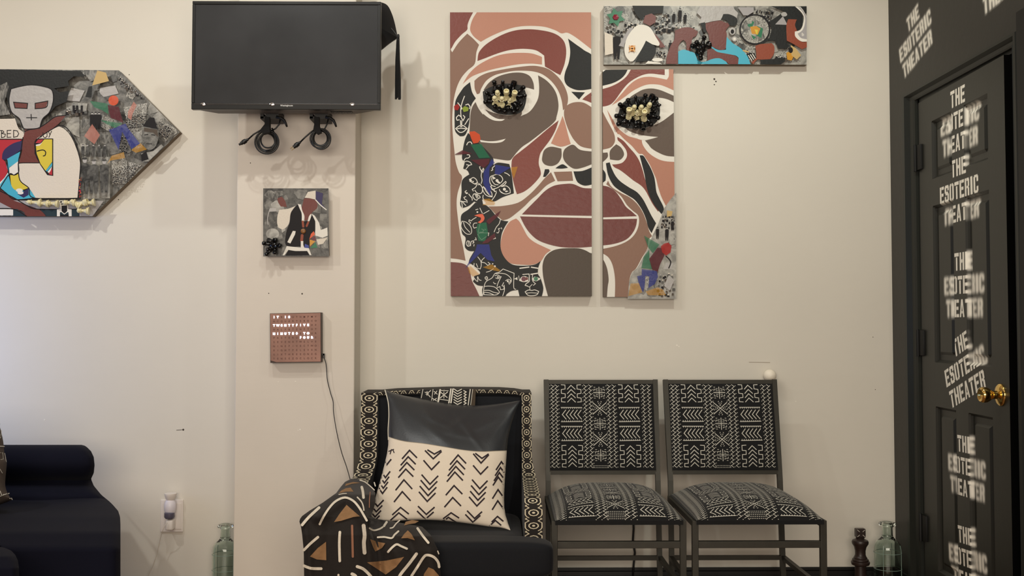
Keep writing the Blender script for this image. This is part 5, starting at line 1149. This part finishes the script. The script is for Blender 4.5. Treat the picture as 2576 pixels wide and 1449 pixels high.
for x, y in ((1345, 1020), (1332, 1048)): chev(x, y, 56, 58, 1)
chev(690, 620, 42, 48, 1, .8)
for x, y in ((680, 716), (672, 756), (664, 795), (658, 834)): chev(x, y, 42, 54, 1, .85)
for x, y in ((622, 930), (612, 970), (603, 1008), (592, 1046)): chev(x, y, 50, 54, 1, .9)
for p in (((705, 520), (742, 505)), ((715, 540), (725, 505)), ((735, 505), (745, 530))): m.ribbon(cz(*p), 2.4, cuM, 6)
m.build('chevron_print', prn, CL)

# ------------------------------------------------------------------ throw blanket over the left arm
BL = thing('throw_blanket', at(900, 1449, -.8), 'brown, white and black mudcloth blanket draped over the armchair\'s left arm', 'blanket')
bly = [1205, 1212, 1225, 1240, 1265, 1285, 1298, 1305, 1312, 1325, 1345, 1385, 1449, 1500, 1600]
bll = [882, 868, 857, 846, 811, 778, 760, 755, 753, 757, 760, 764, 765, 766, 768]
blr = [900, 917, 936, 944, 944, 938, 934, 945, 990, 1062, 1083, 1103, 1109, 1110, 1108]
from_l = lambda y: interp(y, bly, bll)
from_r = lambda y: interp(y, bly, blr)
def bd(px, py):
    ya = interp(py, [1200, 1245, 1262, 1300, 1345, 1600], [-.46, -.80, -.84, -.91, -.945, -.965])
    yb = interp(py, [1295, 1310, 1350, 1385, 1600], [-.70, -.755, -.925, -.955, -.97])
    w = sstep(925, 965, px); y = ya * (1 - w) + yb * w
    if py < 1300: y = ya * (1 - w) + min(ya, -.70) * w
    def ridge(P, s, h):
        best = 1e9
        for a, b in zip(P[:-1], P[1:]):
            dx, dy = b[0] - a[0], b[1] - a[1]; t = max(0, min(1, ((px - a[0]) * dx + (py - a[1]) * dy) / (dx * dx + dy * dy))); best = min(best, math.hypot(px - a[0] - t * dx, py - a[1] - t * dy))
        return h * math.exp(-(best / s) ** 2)
    y -= ridge([(800, 1300), (870, 1250), (900, 1265), (925, 1320), (928, 1400), (930, 1600)], 16, .030)
    y += ridge([(945, 1290), (940, 1330), (955, 1400), (960, 1500)], 9, .022)
    y -= ridge([(765, 1320), (775, 1380), (785, 1600)], 12, .015); y += ridge([(830, 1330), (820, 1420), (830, 1600)], 18, .012)
    y -= ridge([(1040, 1320), (1080, 1370), (1090, 1449), (1092, 1600)], 20, .02); y -= ridge([(985, 1370), (1010, 1420), (1000, 1600)], 20, .018); y += ridge([(1030, 1360), (1055, 1430), (1050, 1600)], 12, .012)
    y -= ridge([(1000, 1330), (1040, 1325)], 14, .01)
    return y
cloth = mat('mudcloth_black', (30, 24, 20), .85, bump=(300, .5, .0012), sheen=.1); tanm = mat('mudcloth_tan', (148, 112, 76), .85, bump=(300, .5, .0012), var=(60, .12)); whm = mat('mudcloth_white', (226, 216, 198), .85, bump=(300, .5, .0012), var=(90, .08))
rowsY = sorted(set([1205 + i * 2.5 for i in range(60)] + [1355 + i * 4 for i in range(62)]))
NV = len(rowsY) - 1
def blf(u, v):
    py = rowsY[int(round(v * NV))]; l, r = from_l(py), from_r(py); e = 2.5 * math.sin(py * .12) if py > 1320 else 0
    px = l + (r - l) * u; edge = (abs(2 * u - 1) ** 8) * .012
    return at(px, py, bd(px, py) + edge)
m = MB(); m.grid(blf, 110, NV)
def blb(u, v):
    p = blf(u, v); k = 1 if 0 < u < 1 else 0
    return (p[0], p[1] + .006 * k, p[2])
m.grid(blb, 24, NV)
bo = m.build('cloth', cloth, BL, smooth=True)
blM = lambda x, y: at(x, y, bd(x, y) - .0035)
bz = lambda *P: [(740 + a * .18563, 1180 + b * .18563) for a, b in P]
m = MB(); m.mat(tanm)
for P in (((710, 485), (890, 640), (800, 650), (640, 700), (540, 718), (620, 600)), ((1030, 950), (1130, 985), (1235, 1005), (1190, 1070), (1100, 1118), (1070, 1060)), ((1540, 830), (1590, 880), (1635, 965), (1540, 935), (1450, 938), (1490, 880)), ((1510, 715), (1600, 690), (1690, 705), (1640, 735), (1560, 745), (1490, 765)), ((432, 985), (435, 1235), (310, 1225), (215, 1185), (320, 1070)), ((1490, 1190), (1380, 1330), (1240, 1430), (1120, 1350), (990, 1265), (1250, 1240)), ((1820, 1330), (1890, 1360), (1960, 1440), (1960, 1520), (1740, 1520), (1760, 1420)), ((700, 200), (800, 175), (900, 185), (780, 200), (690, 232)), ((640, 290), (700, 260), (765, 250), (805, 305), (700, 305), (600, 330))):
    m.fill(bz(*P), lambda x, y: at(x, y, bd(x, y) - .0055), 12)
m.mat(mat('mudcloth_rust', (150, 104, 80), .85)); m.ribbon(bz((785, 765), (795, 1190)), 5.5, blM, 4); m.ribbon(bz((1030, 310), (1020, 420), (1018, 520)), 2.2, blM, 4)
m.mat(whm)
for P, w in ((((105, 760), (200, 650), (340, 520)), 7), (((345, 750), (400, 640), (480, 520), (570, 430), (690, 385), (800, 430), (880, 520), (940, 620), (985, 700)), 5.5), (((620, 850), (612, 1000), (618, 1250)), 6.5), (((940, 760), (955, 900), (945, 1000), (955, 1140)), 9.5), (((915, 240), (930, 300), (940, 390)), 6.5), (((855, 380), (910, 440), (935, 500), (945, 560)), 3.4), (((130, 1100), (220, 1010), (325, 920)), 6.5), (((130, 1310), (230, 1345), (370, 1350)), 7), (((850, 1320), (930, 1350), (1000, 1410), (1050, 1470), (1090, 1540)), 7.5), (((1660, 1145), (1560, 1280), (1440, 1430), (1400, 1520)), 7.5), (((1590, 1449), (1680, 1310), (1750, 1200), (1800, 1165), (1890, 1190), (1950, 1260), (1965, 1330)), 6.5), (((1270, 1125), (1330, 1060), (1390, 1020), (1450, 1045), (1530, 1080)), 5.5), (((1670, 800), (1740, 900), (1820, 1000)), 6), (((1130, 925), (1220, 920), (1320, 935), (1360, 890), (1415, 840)), 4.5), (((1300, 800), (1340, 790), (1380, 740), (1430, 695)), 3.2), (((1020, 800), (1080, 830), (1160, 810), (1200, 785)), 4.2), (((1215, 775), (1255, 715)), 5.5), (((890, 150), (960, 175), (1030, 230), (1088, 285)), 2.6), (((1085, 180), (1100, 230)), 3), (((605, 345), (660, 332), (710, 330)), 2), (((780, 1420), (830, 1449), (860, 1520)), 8), (((600, 1430), (600, 1540)), 5), (((1945, 1110), (1960, 1150)), 3), (((300, 1500), (500, 1560)), 6)):
    m.ribbon(catmull(bz(*P), False, 4, 80) if len(P) > 2 else bz(*P), w, blM, 4)
po = m.build('mudcloth_print', None, bo)

# ================================================================== pair of patterned dining chairs
frame_m = mat('pewter_metal_frame', (58, 56, 49), .45, .35, var=(20, .1)); fab = mat('black_fabric', (13, 13, 14), .9, bump=(500, .4, .0007), sheen=.1); thr = mat('cream_stitch_print', (196, 192, 180), .85)
U = .000549
def pattern(H, order, half=0):
    """strokes in pattern units (x right, y down) over a 765 wide cloth"""
    S = []; D_ = []
    for x in (22, 52, 262, 298, 434, 470, 690, 728):
        y = 6; P = []; k = 0
        while y < H: P.append((x + (11 if k % 2 else -9), y)); y += 13.5; k += 1
        S.append((P, 3.8))
    for x in (6, 37, 70, 246, 280, 316, 418, 452, 488, 674, 709, 744):
        y = 14
        while y < H: D_.append((x, y)); y += 27
    for bx in (85, 505):
        y = 6
        for r_ in order:
            if r_ == 'K':
                for s_, ox in ((1, bx), (-1, bx + 152)):
                    P = [(ox + s_ * 32, y), (ox + s_ * 2, y + 2), (ox + s_ * 2, y + 36), (ox + s_ * 30, y + 38), (ox + s_ * 30, y + 64), (ox + s_ * 2, y + 66), (ox + s_ * 2, y + 98), (ox + s_ * 30, y + 98), (ox + s_ * 30, y + 126), (ox + s_ * 4, y + 128), (ox + s_ * 4, y + 150), (ox + s_ * 32, y + 152)]
                    S.append((P, 5))
                for k in range(5): S.append(([(bx + 48, y + 32 + k * 29), (bx + 76, y + 4 + k * 29), (bx + 106, y + 32 + k * 29)], 5.4))
                y += 172
            elif r_ == 'k':
                for s_, ox in ((1, bx), (-1, bx + 152)):
                    S.append(([(ox + s_ * 4, y), (ox + s_ * 32, y + 2), (ox + s_ * 32, y + 30), (ox + s_ * 4, y + 34), (ox + s_ * 4, y + 60), (ox + s_ * 32, y + 64), (ox + s_ * 32, y + 90), (ox + s_ * 4, y + 94), (ox + s_ * 4, y + 120), (ox + s_ * 32, y + 122)], 5))
                for k in range(4): S.append(([(bx + 48, y + 32 + k * 30), (bx + 76, y + 4 + k * 30), (bx + 106, y + 32 + k * 30)], 5.4))
                y += 160
            elif r_ == 'A':
                S.append(([(bx, y), (bx + 152, y)], 5)); S.append(([(bx, y + 100), (bx + 154, y + 98)], 5))
                for k in range(10): S.append(([(bx + 6 + k * 15.5, y), (bx + 6 + k * 15.5, y + 8)], 4)); S.append(([(bx + 6 + k * 15.5, y + 100), (bx + 6 + k * 15.5, y + 91)], 4))
                for k in range(5): S.append(([(bx + 34 + k * 28, y + 18), (bx + 8 + k * 28, y + 50), (bx + 36 + k * 28, y + 82)], 5.4))
                y += 132
            if y > H - 40: break
    y = 62; k = 0; c = 366
    while y < H - 45:
        if k % 2 == 0:
            S += [([(c - 42, y), (c + 42, y)], 5), ([(c, y - 40), (c, y + 42)], 5)]
            for sx in (-1, 1):
                for sy in (-1, 1):
                    S += [([(c + sx * 10, y + sy * 12), (c + sx * 24, y + sy * 12)], 3.6), ([(c + sx * 14, y + sy * 32), (c + sx * 14, y + sy * 24), (c + sx * 38, y + sy * 24), (c + sx * 38, y + sy * 12)], 3.6), ([(c + sx * 28, y + sy * 38), (c + sx * 38, y + sy * 38)], 3.6)]
        else:
            S += [([(c - 50, y - 40), (c + 50, y + 42)], 5.2), ([(c + 50, y - 40), (c - 50, y + 42)], 5.2)]
            for a_ in range(4):
                ca, sa = [(0, -1), (1, 0), (0, 1), (-1, 0)][a_]
                for r_, w_ in ((18, 6), (30, 13), (42, 20)):
                    for q in (-1, 1):
                        px_, py_ = c + ca * r_ - sa * q * w_ * .7, y + sa * r_ + ca * q * w_ * .7
                        S.append(([(px_, py_), (px_ + ca * 7 + sa * q * 4, py_ + sa * 7 - ca * q * 4)], 3.8))
        y += 109; k += 1
    yy = y - 35
    while yy < H - 6 and yy < y + 30:
        for x in range(-5, 6): D_.append((c + x * 11, yy))
        yy += 13
    return S, D_
def make_chair(label):
    t = thing('dining_chair', (0, 0, 0), label, 'chair', 'pair of patterned metal chairs')
    hw = .2275; q = .0105
    def post(s):
        top = (s * (hw - .0105), -.118, .885); mid = (s * (hw - .0145), -.205, .50); bot = (s * (hw - .0125), -.245, .0)
        MB().tube([bot, mid, top], .0135, 4, sq=True).build('rear_leg', frame_m, t)
    post(-1); post(1)
    for s in (-1, 1):
        MB().box(s * (hw - .0105) - .0105, s * (hw - .0105) + .0105, -.735, -.714, 0, .443, .0015).build('front_leg', frame_m, t)
        MB().box(s * (hw - .011) - .0105, s * (hw - .011) + .0105, -.72, -.215, .422, .443, .0015).build('side_rail', frame_m, t)
        MB().box(s * (hw - .0105) - .008, s * (hw - .0105) + .008, -.72, -.225, .20, .216).build('side_stretcher', frame_m, t)
    MB().box(-hw + .02, hw - .02, -.733, -.715, .351, .374, .0015).build('front_stretcher', frame_m, t)
    MB().tube([(-hw + .02, -.117, .877), (hw - .02, -.117, .877)], .011, 4, sq=True).build('top_rail', frame_m, t)
    MB().tube([(-hw + .02, -.199, .531), (hw - .02, -.199, .531)], .0115, 4, sq=True).build('lower_rail', frame_m, t)
    MB().box(-hw + .02, hw - .02, -.24, -.222, .20, .216).build('rear_stretcher', frame_m, t)
    # back pad
    W, Ht = .206, .335
    def bk(x, y, k=0.0):   # pattern units
        u = x / 765; v = y / 605; u = min(1, max(0, u)); v = min(1, max(0, v))
        b = .014 * (1 - abs(2 * u - 1) ** 5) * (1 - abs(2 * v - 1) ** 5)
        z = .870 - v * .330; yy = -.1215 - (.885 - z) * (.085 / .36) * .98
        return (-W + 2 * W * u, yy - .008 - b - k, z)
    m = MB(); m.grid(lambda u, v: bk(u * 765, v * 605), 34, 28)
    m.grid(lambda u, v: (bk(u * 765, v * 605)[0], bk(0, v * 605)[1] + .016, bk(0, v * 605)[2]), 4, 4)
    pad = m.build('backrest', fab, t, smooth=60)
    S, D_ = pattern(600, ['k', 'A', 'A', 'K'])
    m = MB()
    for P, w in S: m.ribbon([p for p in P if p[1] < 598], w, lambda x, y: bk(x, y, .0010), 30)
    for x, y in D_: m.ribbon([(x - 1, y), (x + 1.5, y + .5)], 5, lambda a, b: bk(a, b, .0010), 30)
    m.build('woven_print', thr, pad)
    # seat pad
    def zs(s, w): return .446 + .070 * (max(0, 1 - abs(s) ** 3.4) ** .8) * (max(0, 1 - abs(w) ** 3.6) ** .55)
    N_ = 400; ws_ = [math.sin(-PI / 2 + PI * i / N_) for i in range(N_ + 1)]
    cum = [0]
    for w0, w1 in zip(ws_[:-1], ws_[1:]): cum.append(cum[-1] + math.hypot((w1 - w0) * .266, zs(0, w1) - zs(0, w0)))
    def st(x, y, k=0.0):
        u = min(1, max(0, x / 765)); L_ = min(1, max(0, y / 1180)) * cum[-1]; w = float(np.interp(L_, cum, ws_)); s = 2 * u - 1; v = (w + 1) / 2
        X = s * (.214 + .004 * v); Y = -.212 - v * .532
        return (X, Y - k * (.3 + 1.2 * sstep(.85, 1, w)), zs(s, w) + k)
    m = MB(); m.grid(lambda u, v: st(u * 765, v * 1180), 44, 70); m.box(-.215, .215, -.745, -.212, .432, .447)
    sp = m.build('seat', fab, t, smooth=60)
    S, D_ = pattern(1178, ['A', 'A', 'K', 'K', 'A', 'K', 'A', 'A'])
    # the front edge row repeats the arrow block, as cut in the photo
    m = MB()
    for P, w in S: m.ribbon([p for p in P if p[1] < 1176], w * 1.05, lambda x, y: st(x, y, .0016), 18)
    for x, y in D_: m.ribbon([(x - 1, y), (x + 1.5, y + .5)], 5.2, lambda a, b: st(a, b, .0016), 30)
    m.build('woven_print', thr, sp)
    return t
ch1 = make_chair('metal chair with black and cream mudcloth seat, next to the armchair')
ch2 = copy_tree(ch1); ch2['label'] = 'metal chair with black and cream mudcloth seat near the black wall, white ball above'
ch1.location = (.4045, 0, 0); ch2.location = (.8795, 0, 0)
# door stop ball on the wall
p = at(1936, 945, -.03)
bs_ = thing('wall_bumper', (p[0], 0, p[2]), 'small white ball on the wall just above the right chair\'s back corner', 'door stop')
wb_ = mat('white_rubber', (236, 226, 208), .5)
MB().lathe([(0, .0), (.019, 0), (.019, .004), (.008, .006), (.008, .012)], (p[0], 0, p[2]), (0, -1, 0), 20).build('mount', wb_, bs_, smooth=40)
MB().lathe([(.026 * math.sin(PI * i / 14), .034 - .026 * math.cos(PI * i / 14)) for i in range(15)], (p[0], 0, p[2]), (0, -1, 0), 28).build('ball', wb_, bs_, smooth=True)
# cord hanging behind the chairs
hc = thing('loose_cord', at(1598, 1300, -.02), 'black cord hanging on the wall behind the nearer-to-armchair chair', 'cord')
MB().tube([at(x, y, -.02) for x, y in ((1592, 1280), (1594, 1330), (1592, 1360), (1597, 1390), (1594, 1420), (1590, 1480))], .0042, 8).build('cord', rub, hc, smooth=True)

# ------------------------------------------------------------------ glass bottles and the chess king
def bottle(loc, label, s=1.0, rb=.0525):
    t = thing('glass_bottle', loc, label, 'bottle', 'green glass bottles on the floor')
    g = mat('pale_green_glass', (234, 243, 237), .03, trans=1.0, ior=1.45)
    O = [(0, 0), (rb * .9, 0), (rb, .008), (rb, .085), (rb * 1.015, .088), (rb, .091), (rb, .200), (rb * .985, .214), (rb * .92, .229), (rb * .76, .242), (rb * .54, .251), (rb * .42, .259), (rb * .39, .266), (rb * .38, .292), (rb * .40, .298), (rb * .58, .302), (rb * .62, .307), (rb * .58, .313), (rb * .44, .316)]
    I = [(max(0, r - .003), max(.004, h)) for r, h in O[::-1]]; I[-1] = (0, .006)
    I = [(rb * .36, .314)] + [q for q in I if q[1] < .3 or q[0] < rb * .37]
    I = [(min(r, rb * .345) if h > .25 else r, h) for r, h in I]
    MB().lathe([(r * s, h * s) for r, h in O + I], loc, (0, 0, 1), 40).build('glass_body', g, t, smooth=50)
    g2 = mat('green_glass_rib', (128, 150, 138), .15)
    for k in range(4):
        a = PI / 4 + k * PI / 2 + .12; d = (math.cos(a), math.sin(a))
        MB().tube([(loc[0] + d[0] * (r + .0004) * s, loc[1] + d[1] * (r + .0004) * s, h * s) for r, h in ((rb, .01), (rb, .200), (rb * .985, .214), (rb * .92, .229))], .0011, 5).build('moulded_rib', g2, t)
    for h in (.198, .135):
        MB().tube([(loc[0] + (rb + .0004) * s * math.cos(2 * PI * i / 36), loc[1] + (rb + .0004) * s * math.sin(2 * PI * i / 36), h * s) for i in range(36)], .0009, 5, True).build('moulded_ring', g2, t)
    return t
bottle((1.5475, -.105, 0), 'pale green glass bottle in the corner beside the black wall', 1.01, .0525)
bottle((-1.088, -.075, 0), 'pale green glass bottle half hidden by the pier\'s left edge', .985, .0515)
KG = thing('chess_king', (1.440, -.10, 0), 'large dark brown wooden chess king beside the corner bottle', 'ornament')
kw = mat('dark_stained_wood', (44, 32, 28), .4, var=(30, .15), coat=.1)
MB().lathe([(0, 0), (.050, 0), (.050, .012), (.044, .02), (.046, .03), (.034, .045), (.026, .07), (.0225, .11), (.022, .145), (.034, .150), (.0365, .157), (.036, .162), (.031, .164), (.0325, .168), (.031, .172), (.026, .174), (.0265, .178), (.0235, .181), (.0205, .190), (.0205, .205), (.024, .220), (.0315, .232), (.0325, .240), (.030, .246), (.021, .250), (.0165, .253), (0, .254)], (1.44, -.10, 0), (0, 0, 1), 36).build('turned_body', kw, KG, smooth=35)
m = MB(); m.lathe([(.015, 0), (.017, .004), (.013, .006)], (1.44, -.10, .252), (0, 0, 1), 20); m.box(1.44 - .019, 1.44 + .019, -.113, -.087, .258, .293, .003); m.build('cross_head', kw, KG)
lm = mat('pale_inlay', (190, 184, 172), .5); m = MB()
for a in (45, 135, 225, 315):
    c, s = math.cos(math.radians(a)), math.sin(math.radians(a)); m.ribbon([(1.44 + c * .009, .2755 + s * .009), (1.44 + c * .021, .2755 + s * .019)], .0022, lambda x, z: (x, -.1136, z), 1)
m.build('cross_groove', lm, KG)

# ------------------------------------------------------------------ wall socket, plug-in and charger
SO = thing('wall_socket', at(433, 1297, 0), 'white double wall socket plate between sofa and pier', 'socket')
plt = mat('white_plastic', (228, 220, 212), .4); ppl = mat('white_plastic_cool', (222, 216, 222), .35)
a, b = at(404, 1338, 0), at(462, 1256, 0)
MB().box(a[0], b[0], -.007, 0, a[2], b[2], .003).build('plate', plt, SO)
a, b = at(440, 1330, 0), at(458, 1265, 0); MB().box(a[0], b[0], -.0095, -.006, a[2], b[2], .001).build('blank_insert', plt, SO)
AF = thing('air_freshener', at(427, 1290, -.03), 'white plug-in air freshener with grey band and round cap, in the socket', 'air freshener')
Z = lambda py, Y=-.04: at(427, py, Y)[2]
X0 = at(427, 1290, -.04)[0]
m = MB(); m.lathe([(0, 0), (.019, 0), (.0225, .008), (.0235, .026), (.0215, .040), (.016, .050), (0, .052)], (X0, -.036, Z(1290)), (0, 0, 1), 28, 1); m.build('body', ppl, AF, smooth=40)
MB().lathe([(0, -.004), (.012, -.002), (.019, .008), (.0225, .020), (.0240, .025), (.0240, .028), (0, .0285)], (X0 + .001, -.036, Z(1259)), (0, 0, 1), 28).build('cap', plt, AF, smooth=40)
MB().lathe([(0, 0), (.0165, 0), (.0205, .006), (.0205, .022), (.0165, .026), (0, .026)], (X0 - .001, -.040, Z(1304)), (0, 0, 1), 28).build('scent_band', mat('slate_band', (92, 88, 104), .25), AF, smooth=40)
m = MB(); m.box(X0 - .012, X0 + .014, -.03, -.0075, Z(1300), Z(1275), .003); m.build('plug_block', ppl, AF)
CG = thing('phone_charger', at(427, 1320, -.03), 'white charger cube with thin cable below the air freshener', 'charger')
MB().box(X0 - .014, X0 + .015, -.052, -.0075, Z(1334), Z(1307), .007, 3).build('adapter', plt, CG, smooth=40)
MB().tube([at(x, y, Y) for x, y, Y in ((421, 1315, -.058), (413, 1325, -.066), (408, 1338, -.06), (403, 1356, -.045), (399, 1375, -.04), (394, 1398, -.04), (384, 1425, -.04), (372, 1449, -.04), (362, 1470, -.04))], .0013, 6).build('cable', mat('white_cable', (214, 204, 188), .5), CG, smooth=True)

# ------------------------------------------------------------------ sofa at the left, cut by the picture's edge
SF = thing('sofa', (-1.9, -.7, 0), 'dark navy upholstered sofa with rolled back, left of the socket', 'sofa')
snavy = mat('dark_navy_sofa_cloth', (15, 16, 29), .9, bump=(400, .3, .0008), sheen=.02, spec=.15)
def rowblock(name, ys, rs, yd, left=-330, nu=60, back=.25, nstep=60):
    """upholstered volume whose right-hand silhouette follows the rows of a cross-section"""
    y0_, y1_ = ys[0], ys[-1]; m = MB()
    def g(u, v):
        py = y0_ + (y1_ - y0_) * (v ** 1.6); r = interp(py, ys, rs); px = left + (r - left) * u
        e = max(0, (px - (r - 26)) / 26); return at(px, py, yd(px, py) + .045 * e ** 2.4)
    m.grid(g, nu, nstep)
    E_ = [g(1, j / nstep) for j in range(nstep + 1)]; T_ = [g(i / nu, 0) for i in range(nu + 1)]
    n = len(E_); bk = max(p[1] for p in E_) + back
    hid = []
    for j in range(nstep + 1):
        py = y0_ + (y1_ - y0_) * ((j / nstep) ** 1.6); hid.append(at(interp(py, ys, rs) - 14, py + 2, min(-.03, E_[j][1] + back)))
    m.add(E_ + hid, [(i, i + 1, n + i + 1, n + i) for i in range(n - 1)])
    T_ = T_[:-4]; n = len(T_); m.add(T_ + [(p[0] - .02, min(-.03, p[1] + back), p[2] - .03) for p in T_], [(i, i + 1, n + i + 1, n + i) for i in range(n - 1)])
    return m.build(name, snavy, SF, smooth=60)
def yback(px, py):
    t_ = (py - 1118) / 90.0
    if t_ < 1: return -.33 - .10 * math.sqrt(max(0, 1 - (2 * t_ - 1) ** 2)) - .01 * t_
    return -.36 - .10 * sstep(1205, 1250, py)
rowblock('backrest', [1119, 1121, 1125, 1135, 1150, 1170, 1190, 1205, 1222, 1245, 1262, 1285, 1330], [205, 213, 219, 229, 236, 238, 236, 229, 236, 255, 276, 285, 288], yback, back=.10)
def yarm(px, py):
    w = sstep(255, 300, px)
    return interp(py, [1247, 1262, 1300, 1340, 1380, 1600], [-.40, -.50, -.80, -1.02, -1.12, -1.16]) + .0 * w + .02 * math.sin(px * .02)
rowblock('arm', [1247, 1249, 1253, 1262, 1270, 1285, 1300, 1320, 1600], [215, 245, 262, 276, 284, 297, 302, 303, 303], yarm)
def yfr(px, py): return interp(py, [1376, 1400, 1430, 1600], [-1.22, -1.33, -1.38, -1.4])
rowblock('seat_cushion', [1374, 1378, 1385, 1395, 1410, 1430, 1600], [-10, 12, 28, 38, 45, 48, 49], yfr, back=.15)
# cushion on the sofa
SCu = thing('sofa_cushion', at(-60, 1260, -.62), 'brown and white patterned cushion leaning on the sofa at picture\'s left edge', 'cushion')
scl = catmull([(-260, 1070), (-200, 1062), (-60, 1055), (-5, 1062), (0, 1075), (8, 1110), (12, 1150), (17, 1165), (13, 1215), (18, 1238), (30, 1258), (-20, 1275), (-120, 1290), (-260, 1300)], True, 4, 70)
cx0, cy0 = -120, 1180
m = MB(); n = len(scl); V = [at(cx0, cy0, -.80)]; Fc = []
RG = [(.3, -.797), (.6, -.785), (.8, -.765), (.93, -.735), (1, -.70)]
for k, Y in RG: V += [at(cx0 + (x - cx0) * k, cy0 + (y - cy0) * k, Y) for x, y in scl]
V += [at(cx0 + (x - cx0) * .9, cy0 + (y - cy0) * .9, -.64) for x, y in scl] + [at(cx0, cy0, -.60)]
Fc = [(0, 1 + i, 1 + (i + 1) % n) for i in range(n)]
for k in range(5): Fc += [(1 + k * n + i, 1 + (k + 1) * n + i, 1 + (k + 1) * n + (i + 1) % n, 1 + k * n + (i + 1) % n) for i in range(n)]
Fc += [(1 + 5 * n + i, 1 + 6 * n, 1 + 5 * n + (i + 1) % n) for i in range(n)]
m.add(V, Fc); co = m.build('cover', mat('taupe_brown_cloth', (78, 66, 58), .85, bump=(300, .4, .001)), SCu, smooth=True)
def scM(x, y):
    best = 9
    k = 1.0
    # radial position inside the outline
    a = math.atan2(y - cy0, x - cx0); r = math.hypot(x - cx0, y - cy0)
    ro = min(scl, key=lambda p: abs((math.atan2(p[1] - cy0, p[0] - cx0) - a + PI) % (2 * PI) - PI)); k = r / math.hypot(ro[0] - cx0, ro[1] - cy0)
    Y = interp(k, [0, .3, .6, .8, .93, 1], [-.80, -.797, -.785, -.765, -.735, -.70]); return at(x, y, Y - .004)
m = MB()
for P, w in (([(-60, 1120), (11, 1123)], 2.2), ([(3, 1082), (2, 1100), (-10, 1112)], 1.5), ([(-2, 1139), (7, 1139), (8, 1155), (2, 1156)], 1.5), ([(12, 1140), (16, 1162)], 1.2), ([(0, 1180), (6, 1190)], 1.6), ([(-30, 1262), (10, 1244), (23, 1241)], 2.5), ([(0, 1235), (4, 1245)], 2), ([(-60, 1190), (-20, 1200)], 2), ([(24, 1254), (29, 1253), (31, 1257)], 1.6)): m.ribbon(P, w, scM, 4)
m.build('woven_print', thr, co)
